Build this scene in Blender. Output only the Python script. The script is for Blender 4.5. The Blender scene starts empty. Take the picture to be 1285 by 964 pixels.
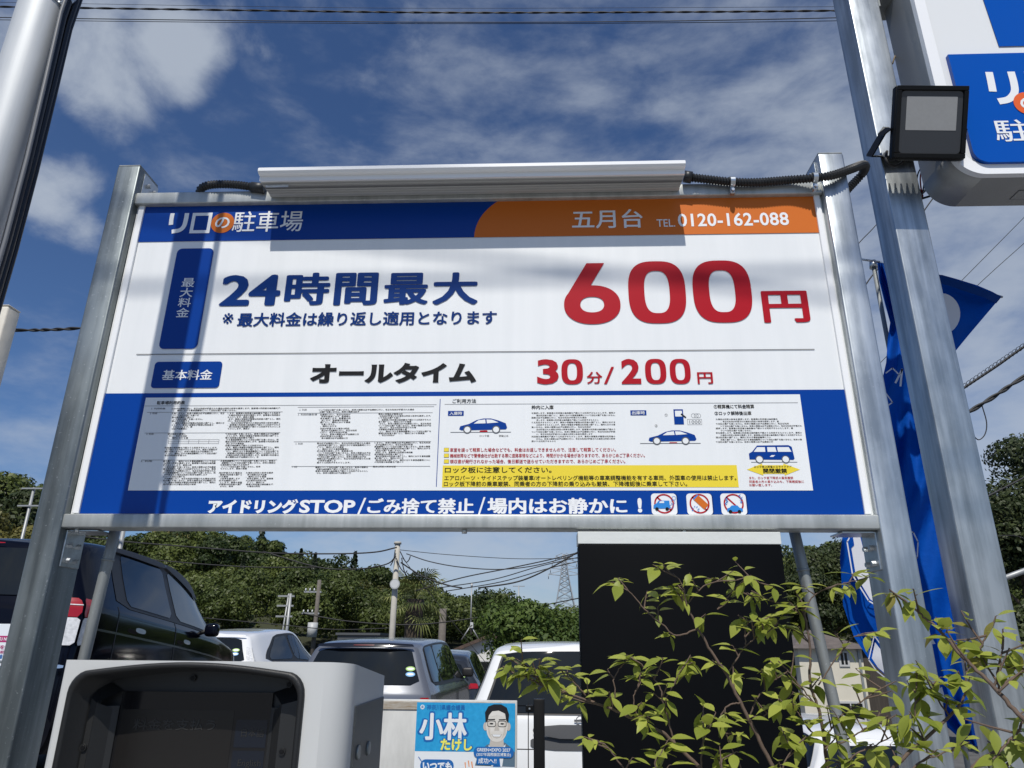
import bpy, bmesh, math, random
import numpy as np
from mathutils import Vector, Matrix

R = math.radians
scene = bpy.context.scene
COL = scene.collection

# ------------------------------------------------------------------ camera
EYE = np.array([.1747, -1.6256, 1.2])
YAW, PIT, ROL = -.0408, .3488, .0082
F, CX, CY = 891.0, 642.5, 482.0
_fw = np.array([math.sin(YAW)*math.cos(PIT), math.cos(YAW)*math.cos(PIT), math.sin(PIT)])
_r0 = np.array([math.cos(YAW), -math.sin(YAW), 0.]); _u0 = np.cross(_r0, _fw)
_rt = _r0*math.cos(ROL)+_u0*math.sin(ROL); _up = -_r0*math.sin(ROL)+_u0*math.cos(ROL)

def at(x, y, Y):
    """world point at depth Y seen in the photograph at (x, y): used to survey the place"""
    d = _rt*(x-CX)/F - _up*(y-CY)/F + _fw
    return Vector(EYE + d*(Y-EYE[1])/d[1])

cam_d = bpy.data.cameras.new('camera'); cam = bpy.data.objects.new('camera', cam_d); COL.objects.link(cam)
cam_d.sensor_width = 36; cam_d.lens = F/1285*36; cam_d.clip_start = .05; cam_d.clip_end = 6000
m = Matrix.Identity(4)
for i in range(3):
    m[i][0] = _rt[i]; m[i][1] = _up[i]; m[i][2] = -_fw[i]; m[i][3] = EYE[i]
cam.matrix_world = m
scene.camera = cam

# ------------------------------------------------------------------ sun, sky, exposure
SUN_EL, SUN_AZ = R(54.5), R(-5)          # azimuth measured from straight behind the camera towards the right
sd = Vector((math.sin(SUN_AZ)*math.cos(SUN_EL), -math.cos(SUN_AZ)*math.cos(SUN_EL), math.sin(SUN_EL)))
sl = bpy.data.lights.new('sun', 'SUN'); sun = bpy.data.objects.new('sun', sl); COL.objects.link(sun)
sl.energy = 4.2; sl.angle = R(.53); sl.color = (1, .955, .88)
sun.rotation_euler = sd.to_track_quat('Z', 'Y').to_euler(); sun.location = (0, -10, 20)

world = bpy.data.worlds.new('World'); scene.world = world; world.use_nodes = True
nt = world.node_tree; N = nt.nodes; L = nt.links; N.clear()
def nd(t, **k):
    n = N.new(t)
    for a, b in k.items(): setattr(n, a, b)
    return n
def val(x):
    n = N.new('ShaderNodeValue'); n.outputs[0].default_value = x; return n.outputs[0]
def mth(op, a, b=None, c=None, clamp=False):
    n = N.new('ShaderNodeMath'); n.operation = op; n.use_clamp = clamp
    for i, v in enumerate((a, b, c)):
        if v is None: continue
        if isinstance(v, (int, float)): n.inputs[i].default_value = v
        else: L.new(v, n.inputs[i])
    return n.outputs[0]
sky = nd('ShaderNodeTexSky', sky_type='NISHITA', sun_disc=False, sun_elevation=SUN_EL, sun_rotation=R(185),
         altitude=100, air_density=1.0, dust_density=.6, ozone_density=3.0)
tc = nd('ShaderNodeTexCoord')
def blob(px, py, k):
    d = at(px, py, 10) - Vector(EYE); d.normalize()
    n = nd('ShaderNodeVectorMath', operation='DOT_PRODUCT'); L.new(tc.outputs['Generated'], n.inputs[0]); n.inputs[1].default_value = d
    a = mth('SUBTRACT', 1, n.outputs['Value'])
    return mth('POWER', 2.718, mth('MULTIPLY', a, -k))
def noise(scale, detail, rough, stretch=(1, 1, 1), off=(0, 0, 0), dist=0):
    mp = nd('ShaderNodeMapping'); mp.inputs['Scale'].default_value = stretch; mp.inputs['Location'].default_value = off
    mp.inputs['Rotation'].default_value = (0, R(-18), R(20))
    L.new(tc.outputs['Generated'], mp.inputs[0])
    n = nd('ShaderNodeTexNoise'); n.inputs['Scale'].default_value = scale; n.inputs['Detail'].default_value = detail
    n.inputs['Roughness'].default_value = rough; n.inputs['Distortion'].default_value = dist
    L.new(mp.outputs[0], n.inputs['Vector']); return n.outputs['Fac']
def ss(x, a, b):
    n = nd('ShaderNodeMapRange', interpolation_type='SMOOTHSTEP'); L.new(x, n.inputs[0])
    n.inputs[1].default_value = a; n.inputs[2].default_value = b; return n.outputs[0]
puff = noise(8, 10, .58, (1, 1, 1.3), (3.1, .2, .7), .25)
wisp = noise(8, 9, .58, (1, 1.2, 2.4), (.3, 1.7, 2.2), .15)
broad = noise(1.6, 3, .5, (1, 1, 1.6), (5.3, .4, .1))
cum = None
for px, py, k, w in ((115, 55, 130, 1.0), (205, 62, 230, 1.0), (225, 105, 700, .9), (68, 245, 330, .88), (108, 278, 700, .8), (15, 110, 150, .75), (340, -10, 110, .62), (560, 20, 170, .6), (470, 55, 300, .4), (650, 60, 260, .42)):
    b = mth('MULTIPLY', blob(px, py, k), w)
    cum = b if cum is None else mth('MAXIMUM', cum, b)
m1 = ss(mth('ADD', mth('MULTIPLY', cum, .75), mth('MULTIPLY', puff, .85)), .80, 1.16)
veil = None
for px, py, k, w in ((700, 190, 18, .62), (1180, 330, 11, 1.2), (1220, 560, 20, 1.25), (1000, 60, 30, .45), (600, 690, 34, 1.35), (300, 190, 60, .3), (60, 560, 120, .7)):
    b = mth('MULTIPLY', blob(px, py, k), w)
    veil = b if veil is None else mth('MAXIMUM', veil, b)
m2 = mth('MULTIPLY', ss(mth('ADD', mth('MULTIPLY', veil, .45), wisp), .54, 1.2), .7)
# thin cloud over the rest of the dome, thicker behind the camera
m3 = mth('MULTIPLY', ss(mth('ADD', mth('MULTIPLY', broad, .5), mth('MULTIPLY', puff, .6)), .5, .72), .75)
sep = nd('ShaderNodeSeparateXYZ'); L.new(tc.outputs['Generated'], sep.inputs[0])
back = ss(mth('MULTIPLY', sep.outputs['Y'], -1), .0, .5)
m3 = mth('MULTIPLY', m3, back)
mask = mth('MINIMUM', mth('MAXIMUM', m3, mth('MAXIMUM', mth('MULTIPLY', m1, .8), m2)), .95)
mix = nd('ShaderNodeMix', data_type='RGBA'); L.new(mask, mix.inputs['Factor'])
tint = nd('ShaderNodeMix', data_type='RGBA', blend_type='MULTIPLY'); tint.inputs['Factor'].default_value = 1
L.new(sky.outputs[0], tint.inputs['A']); tint.inputs['B'].default_value = (.66, .84, 1.10, 1)
L.new(tint.outputs['Result'], mix.inputs['A']); mix.inputs['B'].default_value = (6.0, 6.7, 7.7, 1)
bg = nd('ShaderNodeBackground'); bg.inputs['Strength'].default_value = .08; L.new(mix.outputs['Result'], bg.inputs['Color'])
wo = nd('ShaderNodeOutputWorld'); L.new(bg.outputs[0], wo.inputs[0])

vs = scene.view_settings; vs.view_transform = 'Standard'; vs.look = 'None'; vs.exposure = 0; vs.gamma = 1; vs.use_curve_mapping = False

# ------------------------------------------------------------------ materials
MATS = {}
def s2l(c):
    return tuple(((v/255)/12.92 if v/255 <= .04045 else ((v/255+.055)/1.055)**2.4) for v in c)
def mat(name, col, rough=.5, metal=0., spec=.5, noise=0., nscale=20., bump=0., bscale=None, coat=0., sub=0., col2=None, stretch=None, trans=0., emit=None):
    if name in MATS: return MATS[name]
    m = bpy.data.materials.new(name); m.use_nodes = True; MATS[name] = m
    t = m.node_tree; b = t.nodes['Principled BSDF']
    c = (*col, 1)
    b.inputs['Base Color'].default_value = c; b.inputs['Roughness'].default_value = rough; b.inputs['Metallic'].default_value = metal
    b.inputs['Specular IOR Level'].default_value = spec; b.inputs['Coat Weight'].default_value = coat; b.inputs['Coat Roughness'].default_value = .04
    if emit: b.inputs['Emission Color'].default_value = (*emit, 1); b.inputs['Emission Strength'].default_value = 1
    if noise or bump or col2:
        tcn = t.nodes.new('ShaderNodeTexCoord'); vec = tcn.outputs['Object']
        if stretch:
            mp = t.nodes.new('ShaderNodeMapping'); mp.inputs['Scale'].default_value = stretch; t.links.new(vec, mp.inputs[0]); vec = mp.outputs[0]
        nz = t.nodes.new('ShaderNodeTexNoise'); nz.inputs['Scale'].default_value = nscale; nz.inputs['Detail'].default_value = 6; nz.inputs['Roughness'].default_value = .65
        t.links.new(vec, nz.inputs['Vector'])
        if noise or col2:
            rp = t.nodes.new('ShaderNodeValToRGB'); t.links.new(nz.outputs['Fac'], rp.inputs[0])
            rp.color_ramp.elements[0].position = .3; rp.color_ramp.elements[1].position = .7
            rp.color_ramp.elements[0].color = (*[v*(1-noise) for v in col], 1)
            rp.color_ramp.elements[1].color = (*(col2 if col2 else [min(1, v*(1+noise)) for v in col]), 1)
            t.links.new(rp.outputs[0], b.inputs['Base Color'])
            rr = t.nodes.new('ShaderNodeMapRange'); t.links.new(nz.outputs['Fac'], rr.inputs[0])
            rr.inputs[3].default_value = max(0, rough-.08); rr.inputs[4].default_value = min(1, rough+.08); t.links.new(rr.outputs[0], b.inputs['Roughness'])
        if bump:
            n2 = t.nodes.new('ShaderNodeTexNoise'); n2.inputs['Scale'].default_value = bscale or nscale*3; n2.inputs['Detail'].default_value = 4
            t.links.new(vec, n2.inputs['Vector'])
            bp = t.nodes.new('ShaderNodeBump'); bp.inputs['Strength'].default_value = bump; bp.inputs['Distance'].default_value = .01
            t.links.new(n2.outputs['Fac'], bp.inputs['Height']); t.links.new(bp.outputs[0], b.inputs['Normal'])
    return m

def galv(name, base, dark, rough=.42, metal=.75):
    """galvanised steel: vertical streaks, small spangle and chalky spots"""
    m = bpy.data.materials.new(name); m.use_nodes = True; MATS[name] = m
    t = m.node_tree; b = t.nodes['Principled BSDF']; nn = t.nodes.new; lk = t.links.new
    tcn = nn('ShaderNodeTexCoord')
    def nz(sc, stretch, det=5):
        mp = nn('ShaderNodeMapping'); mp.inputs['Scale'].default_value = stretch; lk(tcn.outputs['Object'], mp.inputs[0])
        n = nn('ShaderNodeTexNoise'); n.inputs['Scale'].default_value = sc; n.inputs['Detail'].default_value = det; n.inputs['Roughness'].default_value = .6
        lk(mp.outputs[0], n.inputs['Vector']); return n.outputs['Fac']
    st = nz(46, (1, 1, .03)); cl = nz(11, (1, 1, .35)); sp = nz(160, (1, 1, 1), 2)
    def mm(op, a, b2):
        n = nn('ShaderNodeMath'); n.operation = op
        for i, v in enumerate((a, b2)):
            if isinstance(v, (int, float)): n.inputs[i].default_value = v
            else: lk(v, n.inputs[i])
        return n.outputs[0]
    f = mm('ADD', mm('MULTIPLY', st, .5), mm('MULTIPLY', cl, .5))
    rp = nn('ShaderNodeValToRGB'); lk(f, rp.inputs[0]); rp.color_ramp.elements[0].position = .40; rp.color_ramp.elements[1].position = .60
    rp.color_ramp.elements[0].color = (*dark, 1); rp.color_ramp.elements[1].color = (*base, 1)
    spot = nn('ShaderNodeMapRange'); lk(sp, spot.inputs[0]); spot.inputs[1].default_value = .66; spot.inputs[2].default_value = .74
    mx = nn('ShaderNodeMix'); mx.data_type = 'RGBA'; lk(mm('MULTIPLY', spot.outputs[0], .5), mx.inputs['Factor']); lk(rp.outputs[0], mx.inputs['A'])
    mx.inputs['B'].default_value = (.62, .64, .64, 1); lk(mx.outputs['Result'], b.inputs['Base Color'])
    rr = nn('ShaderNodeMapRange'); lk(cl, rr.inputs[0]); rr.inputs[3].default_value = rough-.1; rr.inputs[4].default_value = rough+.15; lk(rr.outputs[0], b.inputs['Roughness'])
    b.inputs['Metallic'].default_value = metal
    bp = nn('ShaderNodeBump'); bp.inputs['Strength'].default_value = .12; bp.inputs['Distance'].default_value = .002; lk(st, bp.inputs['Height']); lk(bp.outputs[0], b.inputs['Normal'])
    return m

def leafmat(name, c1, c2, transl=.35, rough=.5):
    """foliage: leaf-to-leaf colour variation from the mesh's per-face 'tint' value, light passes through"""
    m = bpy.data.materials.new(name); m.use_nodes = True; MATS[name] = m
    t = m.node_tree; b = t.nodes['Principled BSDF']; out = t.nodes['Material Output']
    a = t.nodes.new('ShaderNodeAttribute'); a.attribute_name = 'tint'
    rp = t.nodes.new('ShaderNodeMix'); rp.data_type = 'RGBA'; t.links.new(a.outputs['Fac'], rp.inputs['Factor'])
    rp.inputs['A'].default_value = (*c1, 1); rp.inputs['B'].default_value = (*c2, 1)
    t.links.new(rp.outputs['Result'], b.inputs['Base Color']); b.inputs['Roughness'].default_value = rough; b.inputs['Specular IOR Level'].default_value = .3
    tr = t.nodes.new('ShaderNodeBsdfTranslucent'); t.links.new(rp.outputs['Result'], tr.inputs['Color'])
    mx = t.nodes.new('ShaderNodeMixShader'); mx.inputs[0].default_value = transl
    t.links.new(b.outputs[0], mx.inputs[1]); t.links.new(tr.outputs[0], mx.inputs[2]); t.links.new(mx.outputs[0], out.inputs[0])
    return m

M = dict(
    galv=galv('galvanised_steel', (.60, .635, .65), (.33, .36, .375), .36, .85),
    galv_dark=galv('dark_galvanised_steel', (.27, .30, .305), (.14, .16, .165), .40, .75),  # same galvanised pattern in a darker grey, for the left post and locks
    galv_frame=galv('galvanised_frame', (.50, .52, .51), (.36, .38, .37), .45, .5),
    galv_dull=galv('galvanised_dull', (.34, .36, .355), (.23, .245, .245), .5, .45),
    galv_round=galv('brushed_steel_tube', (.62, .64, .65), (.52, .545, .56), .5, .18),
    zinc=mat('zinc_fitting', (.55, .58, .60), .3, .9, noise=.15, nscale=60),
    white_print=mat('white_print', (.77, .79, .795), .32, col2=(.81, .825, .83), noise=.02, nscale=6, stretch=(3, 1, .25), bump=.02, bscale=3),
    blue=mat('print_blue', (.0, .040, .26), .34, spec=.22),
    blue_text=mat('print_navy', (.004, .032, .165), .45, spec=.08),
    lower_blue=mat('print_royal_blue', (.0, .045, .29), .3, spec=.25),
    orange=mat('print_orange', (.60, .15, .02), .4, spec=.2),
    red=mat('print_red', (.40, .005, .014), .4, spec=.2),
    black_ink=mat('print_black', (.008, .008, .009), .45, spec=.2),
    grey_ink=mat('print_grey', (.09, .095, .105), .4),
    letter_white=mat('print_letter_white', (.80, .81, .82), .35),
    yellow=mat('print_yellow', (.80, .63, .035), .4),
    icon_blue=mat('print_sky_blue', (.02, .22, .62), .4),
    alu=mat('white_aluminium', (.84, .85, .86), .3, .0, noise=.012, nscale=3),
    alu_grey=mat('ribbed_aluminium', (.44, .445, .44), .4, .2, noise=.03, nscale=4),
    alu_rib=mat('dark_ribbed_aluminium', (.20, .205, .21), .45, .3, noise=.05, nscale=4),
    conduit=mat('black_conduit', (.018, .019, .02), .45, noise=.2, nscale=30),
    black_plastic=mat('black_powder_coat', (.005, .0052, .0055), .45, spec=.22, bump=.08, bscale=400),
    rubber=mat('black_rubber', (.015, .015, .016), .75),
)
# ------------------------------------------------------------------ object helpers
def tag(o, label=None, cat=None, group=None, kind=None):
    if label: o['label'] = label
    if cat: o['category'] = cat
    if group: o['group'] = group
    if kind: o['kind'] = kind
    return o
def thing(name, label, cat, loc=(0, 0, 0), group=None, rz=0):
    o = bpy.data.objects.new(name, None); COL.objects.link(o); o.location = loc; o.rotation_euler = (0, 0, rz); o.empty_display_size = .1
    return tag(o, label, cat, group)
def link(name, me, parent=None, world=True):
    """link mesh; if world, its vertices are world coordinates and the parent's origin is taken off"""
    o = bpy.data.objects.new(name, me); COL.objects.link(o)
    if parent is not None:
        o.parent = parent
        if world:
            p = Vector((0, 0, 0)); q = parent
            while q: p += q.location; q = q.parent
            me.transform(Matrix.Translation(-p))
    return o
class MB:
    def __init__(s): s.b = bmesh.new(); s.mats = []
    def mi(s, m):
        if m not in s.mats: s.mats.append(m)
        return s.mats.index(m)
    def _fin(s, faces, m, smooth=False):
        i = s.mi(m)
        for f in faces: f.material_index = i; f.smooth = smooth
    def face(s, pts, m, smooth=False):
        f = s.b.faces.new([s.b.verts.new(p) for p in pts]); s._fin([f], m, smooth); return f
    def box(s, lo, hi, m, bev=0., seg=2, mtx=None):
        lo = Vector(lo); hi = Vector(hi)
        r = bmesh.ops.create_cube(s.b, size=1)
        vs_ = r['verts']
        for v in vs_: v.co = Vector([(lo[i]+hi[i])/2+(hi[i]-lo[i])*v.co[i] for i in range(3)])
        fs = list({f for v in vs_ for f in v.link_faces})
        if bev > 0:
            es = list({e for v in vs_ for e in v.link_edges})
            g = bmesh.ops.bevel(s.b, geom=es, offset=bev, segments=seg, affect='EDGES', profile=.5)
            fs = list(set(g['faces']) | {f for f in fs if f.is_valid})
            vv = {v for f in fs for v in f.verts}
            fs = list({f for v in vv for f in v.link_faces})
        if mtx is not None:
            for v in {v for f in fs for v in f.verts}: v.co = mtx @ v.co
        s._fin(fs, m, bev > 0 and seg > 1)
        return s
    def tube(s, pts, rad, m, n=10, cap=True, smooth=True):
        pts = [Vector(p) for p in pts]; k = len(pts)
        if not hasattr(rad, '__len__'): rad = [rad]*k
        t0 = (pts[1]-pts[0]).normalized(); ref = Vector((0, 0, 1)) if abs(t0.z) < .9 else Vector((1, 0, 0))
        nx = t0.cross(ref).normalized(); rings = []
        for i, p in enumerate(pts):
            t = (pts[min(i+1, k-1)]-pts[max(i-1, 0)]).normalized()
            nx = (nx - t*nx.dot(t)).normalized(); ny = t.cross(nx)
            rings.append([s.b.verts.new(p+(nx*math.cos(a)+ny*math.sin(a))*rad[i]) for a in [2*math.pi*j/n for j in range(n)]])
        fs = []
        for a, b in zip(rings, rings[1:]):
            for j in range(n): fs.append(s.b.faces.new((a[j], a[(j+1) % n], b[(j+1) % n], b[j])))
        s._fin(fs, m, smooth)
        if cap and n > 2: s._fin([s.b.faces.new(rings[0][::-1]), s.b.faces.new(rings[-1])], m)
        return s
    def prism(s, poly, y0, y1, m, smooth=False):
        """poly (x,z) extruded along y; works for any simple outline, front is y0"""
        a = [s.b.verts.new((x, y0, z)) for x, z in poly]; b = [s.b.verts.new((x, y1, z)) for x, z in poly]
        fs = [s.b.faces.new(a), s.b.faces.new(b[::-1])]; n = len(poly)
        for i in range(n): fs.append(s.b.faces.new((a[i], b[i], b[(i+1) % n], a[(i+1) % n])))
        s._fin(fs, m, smooth); return s
    def flat(s, poly, y, m):
        f = s.b.faces.new([s.b.verts.new((x, y, z)) for x, z in poly]); s._fin([f], m); return s
    def ring(s, outer, inner, y, m):
        n = len(outer); a = [s.b.verts.new((x, y, z)) for x, z in outer]; b = [s.b.verts.new((x, y, z)) for x, z in inner]
        s._fin([s.b.faces.new((a[i], a[(i+1) % n], b[(i+1) % n], b[i])) for i in range(n)], m); return s
    def add(s, me, m, mtx):
        i = s.mi(m); base = [s.b.verts.new(mtx @ v.co) for v in me.vertices]
        for p in me.polygons:
            try:
                f = s.b.faces.new([base[j] for j in p.vertices]); f.material_index = i
            except ValueError: pass
        return s
    def mesh(s, name, recalc=True):
        if recalc: bmesh.ops.recalc_face_normals(s.b, faces=s.b.faces)
        me = bpy.data.meshes.new(name); s.b.to_mesh(me); s.b.free()
        for m in s.mats: me.materials.append(m)
        return me
    def build(s, name, parent=None, world=True, recalc=True):
        return link(name, s.mesh(name, recalc), parent, world)

def rrect(x0, z0, x1, z1, r, n=5):
    o = []
    for cx, cz, a0 in ((x1-r, z1-r, 0), (x0+r, z1-r, 90), (x0+r, z0+r, 180), (x1-r, z0+r, 270)):
        for i in range(n+1):
            a = R(a0+90*i/n); o.append((cx+r*math.cos(a), cz+r*math.sin(a)))
    return o
def ell(cx, cz, rx, rz, n=32, a0=0, a1=360):
    return [(cx+rx*math.cos(R(a0+(a1-a0)*i/n)), cz+rz*math.sin(R(a0+(a1-a0)*i/n))) for i in range(n if a1-a0 == 360 else n+1)]
def sup(cx, cz, rx, rz, e=3, n=64):
    o = []
    for i in range(n):
        a = 2*math.pi*i/n; c, s_ = math.cos(a), math.sin(a)
        o.append((cx+rx*math.copysign(abs(c)**(2/e), c), cz+rz*math.copysign(abs(s_)**(2/e), s_)))
    return o
def catmull(pts, k=6):
    P = [Vector(p) for p in pts]; P = [P[0]*2-P[1]]+P+[P[-1]*2-P[-2]]; o = []
    for i in range(1, len(P)-2):
        for j in range(k):
            t = j/k; a, b, c, d = P[i-1:i+3]
            o.append(.5*((2*b)+(c-a)*t+(2*a-5*b+4*c-d)*t*t+(3*b-a-3*c+d)*t**3))
    o.append(P[-2].copy()); return o

def stroke(mb, pts, w, y, m):
    """a constant-width brush stroke along smooth points (x, z)"""
    P_ = catmull([(p[0], 0, p[1]) for p in pts], 6); n = len(P_); A_, B_ = [], []
    for i in range(n):
        d = (P_[min(i+1, n-1)]-P_[max(i-1, 0)]).normalized(); q = Vector((-d.z, 0, d.x))*w/2; A_.append(P_[i]+q); B_.append(P_[i]-q)
    A_ = [mb.b.verts.new((p.x, y, p.z)) for p in A_]; B_ = [mb.b.verts.new((p.x, y, p.z)) for p in B_]
    mb._fin([mb.b.faces.new((A_[i], A_[i+1], B_[i+1], B_[i])) for i in range(n-1)], m)
_tc = bpy.data.curves.new('lettering', 'FONT'); _to = bpy.data.objects.new('lettering', _tc); COL.objects.link(_to)
def glyphs(body, bold=0., res=3, vertical=False, spacing=1.):
    _tc.body = body; _tc.offset = bold; _tc.resolution_u = res; _tc.space_character = spacing
    dg = bpy.context.evaluated_depsgraph_get(); dg.update()
    return bpy.data.meshes.new_from_object(_to.evaluated_get(dg))
def put(mb, body, x0, x1, z0, z1, y, m, bold=.0, res=3, spacing=1., shear=0., tf=None, raw=False, over=False):
    """write body so that its ink fills the rectangle x0..x1, z0..z1 on the plane y (facing -y)"""
    kanji = over or (not raw and any(ord(ch) > 0x3300 or ch == '※' for ch in body))
    me = glyphs(body, 0 if kanji else bold, res, spacing=spacing)
    c = np.empty(len(me.vertices)*3); me.vertices.foreach_get('co', c); c = c.reshape(-1, 3)
    if len(c) == 0: return
    a, b = c.min(0), c.max(0); sx = (x1-x0)/(b[0]-a[0]); sz = (z1-z0)/(b[1]-a[1])
    shifts = [(0, 0)]
    if kanji and bold > 0:                      # dense characters are thickened by overprinting
        k = bold*.62; kz = k*.72
        shifts += [(k, 0), (-k, 0), (0, kz), (0, -kz)]
        if res > 1: shifts += [(k*.75, kz*.75), (-k*.75, kz*.75), (k*.75, -kz*.75), (-k*.75, -kz*.75)]
    for i, (dx, dz) in enumerate(shifts):
        mt = Matrix(((sx, shear*sz, 0, x0-a[0]*sx-shear*a[1]*sz+dx*sx), (0, 0, 0, y-i*.00002), (0, sz, 0, z0-a[1]*sz+dz*sz), (0, 0, 0, 1)))
        if tf is not None: mt = tf @ mt
        mb.add(me, m, mt)
    bpy.data.meshes.remove(me)
def B(xl, xr, yt, yb):
    """photo box -> rectangle on the sign's face plane"""
    ym, xm = (yt+yb)/2, (xl+xr)/2
    return at(xl, ym, 0).x, at(xr, ym, 0).x, at(xm, yb, 0).z, at(xm, yt, 0).z
# ================================================================== the parking fee sign
PX0, PX1 = -.902, .902
ZB, ZT = at(600, 645.3, 0).z, at(600, 249, 0).z        # face of the panel between the two rails
HB = (at(175.5, 303, 0).z+at(1026.5, 293, 0).z)/2       # lower edge of the header band
LB = (at(132.6, 494, 0).z+at(1057.6, 489, 0).z)/2       # upper edge of the royal blue field
sign = thing('parking_fee_sign', 'large white and blue parking fee sign with a red 600 yen price', 'sign', (0, 0, 0))
b = MB(); b.box((PX0-.022, .001, ZB-.02), (PX1+.022, .03, ZT+.02), M['white_print'])
panel = b.build('sign_panel', sign)
e1, e2, e3 = -.0006, -.0012, -.0018
# header band
b = MB()
b.flat([(PX0, HB), (PX1, HB), (PX1, ZT+.015), (PX0, ZT+.015)], e1+.0003, M['blue'])
xa = at(595, 298, 0).x; hh = ZT+.015-HB
arc = [(xa+.155*(1-math.cos(R(a))), HB+hh*1.02*math.sin(R(a))) for a in range(0, 91, 5)]
arc = [(x, min(z, ZT+.015)) for x, z in arc]
b.flat(arc+[(PX1, ZT+.015), (PX1, HB)], e1, M['orange'])
x0, x1, z0, z1 = B(212, 236, 268, 293); w, h = x1-x0, z1-z0
# the two heavy katakana of the wordmark, drawn as strokes
stroke(b, [(x0+w*.10, z1), (x0+w*.10, z0+h*.7), (x0+w*.13, z0+h*.42)], w*.22, e2, M['letter_white'])
stroke(b, [(x0+w*.86, z1), (x0+w*.86, z0+h*.62), (x0+w*.82, z0+h*.34), (x0+w*.64, z0+h*.15), (x0+w*.24, z0+h*.08)], w*.23, e2, M['letter_white'])
x0, x1, z0, z1 = B(240, 265, 267.5, 293); q = (x1-x0)*.17
b.ring([(x0, z0), (x1, z0), (x1, z1), (x0, z1)], [(x0+q, z0+q), (x1-q, z0+q), (x1-q, z1-q), (x0+q, z1-q)], e2, M['letter_white'])
c = at(279.5, 280, 0); rr = at(294, 280, 0).x-c.x
b.flat(ell(c.x, c.z, rr, rr*1.0), e2, M['orange'])
put(b, 'の', *B(270.5, 288.5, 273, 287), e3, M['letter_white'], .02)
put(b, '駐車場', *B(293, 380, 265.5, 291), e2, M['letter_white'], .012)
put(b, '五月台', *B(718, 806, 263.5, 286.5), e2, M['letter_white'], .022)
put(b, 'TEL.', *B(824, 847, 275.5, 285), e2, M['letter_white'], .006)
put(b, '0120-162-088', *B(850.5, 989.5, 267.5, 284), e2, M['letter_white'], .02, spacing=1.05)
b.build('header_band', panel)
# price area
b = MB()
xl0, xr0, zl, zh = at(222, 312, 0).x, at(268, 312, 0).x, at(222, 438, 0).z, at(240, 312, 0).z
xl0 = (at(222, 312, 0).x+at(200, 438, 0).x)/2; xr0 = (at(268, 312, 0).x+at(248, 438, 0).x)/2
b.flat(rrect(xl0, zl, xr0, zh, .014), e1, M['blue'])
zt_, zb_ = at(237, 349, 0).z, at(229, 399, 0).z; hc = (zt_-zb_)/4; xc = (at(237, 349, 0).x+at(229, 399, 0).x)/2
for i, ch in enumerate('最大料金'):
    put(b, ch, xc-.0165, xc+.0165, zt_-hc*(i+1)+hc*.06, zt_-hc*i-hc*.04, e2, M['letter_white'], .022)
put(b, '24', *B(280, 349.5, 346.5, 382.5), e1, M['blue_text'], .06, over=True)
put(b, '時', *B(360, 412, 343.5, 382), e1, M['blue_text'], .056)
put(b, '間', *B(422, 472, 343.5, 382), e1, M['blue_text'], .056)
put(b, '最', *B(484, 536, 343.5, 381.5), e1, M['blue_text'], .05)
put(b, '大', *B(545, 598, 343, 381.5), e1, M['blue_text'], .056)
put(b, '※', *B(279.5, 293, 393, 406.5), e1, M['blue_text'], .0)
put(b, '最大料金は繰り返し適用となります', *B(299, 623, 391.5, 408.5), e1, M['blue_text'], .04)
xq, xr_, zq, _ = B(172, 1022.5, 440.5, 441.8)
b.flat([(xq, zq-.0008), (xr_, zq-.0008), (xr_, zq+.0012), (xq, zq+.0012)], e1, M['grey_ink'])
bx0, bx1, bz0, bz1 = (at(194, 454, 0).x+at(190, 487, 0).x)/2, (at(279, 454, 0).x+at(275, 487, 0).x)/2, at(235, 487, 0).z, at(235, 454, 0).z
b.flat(rrect(bx0, bz0, bx1, bz1, .009), e1, M['blue'])
put(b, '基本料金', *B(204.5, 266.5, 464.5, 477), e2, M['letter_white'], .03)
put(b, 'オールタイム', *B(389.5, 598, 455.5, 481), e1, M['black_ink'], .05)
def big0(x0, x1, z0, z1):
    cx, cz, rx, rz = (x0+x1)/2, (z0+z1)/2, (x1-x0)/2, (z1-z0)/2; k = rx*.56
    b.ring(sup(cx, cz, rx, rz, 2.9), sup(cx, cz, rx-k, rz-k*.70, 2.9), e1, M['red'])
big0(*B(788.5, 860.5, 328, 406)); big0(*B(869.5, 943, 327, 405))
x0, x1, z0, z1 = B(707.5, 778, 330.5, 407); w, h = x1-x0, z1-z0
# the 6: a bowl and a straight stem running up to the right
cx, cz, rx, rz = x0+w*.5, z0+h*.315, w*.5, h*.315
b.ring(sup(cx, cz, rx, rz, 2.2), sup(cx, cz, rx*.42, rz*.40, 2.3), e1, M['red'])
b.flat([(x0+w*.03, z0+h*.43), (x0+w*.42, z1), (x0+w*.74, z1), (x0+w*.45, z0+h*.58), (x0+w*.26, z0+h*.50), (x0+w*.1, z0+h*.36)], e1-.0001, M['red'])
put(b, '円', *B(958.5, 1013, 366, 404), e1, M['red'], .045)
put(b, '3', *B(674, 701, 451, 482.5), e1, M['red'], .034)
big0(*B(704.5, 731.5, 451, 482.5))
put(b, '分', *B(736.5, 755.5, 467, 481.5), e1, M['red'], .03)
put(b, '/', *B(757.5, 771, 460.5, 482), e1, M['red'], .0)
put(b, '2', *B(779.5, 804, 450.5, 482), e1, M['red'], .034)
big0(*B(809.5, 836, 450.5, 482)); big0(*B(840.5, 866.5, 450.5, 482))
put(b, '円', *B(875.5, 894, 467.5, 481.5), e1, M['red'], .035)
b.build('price_lettering', panel)
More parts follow.
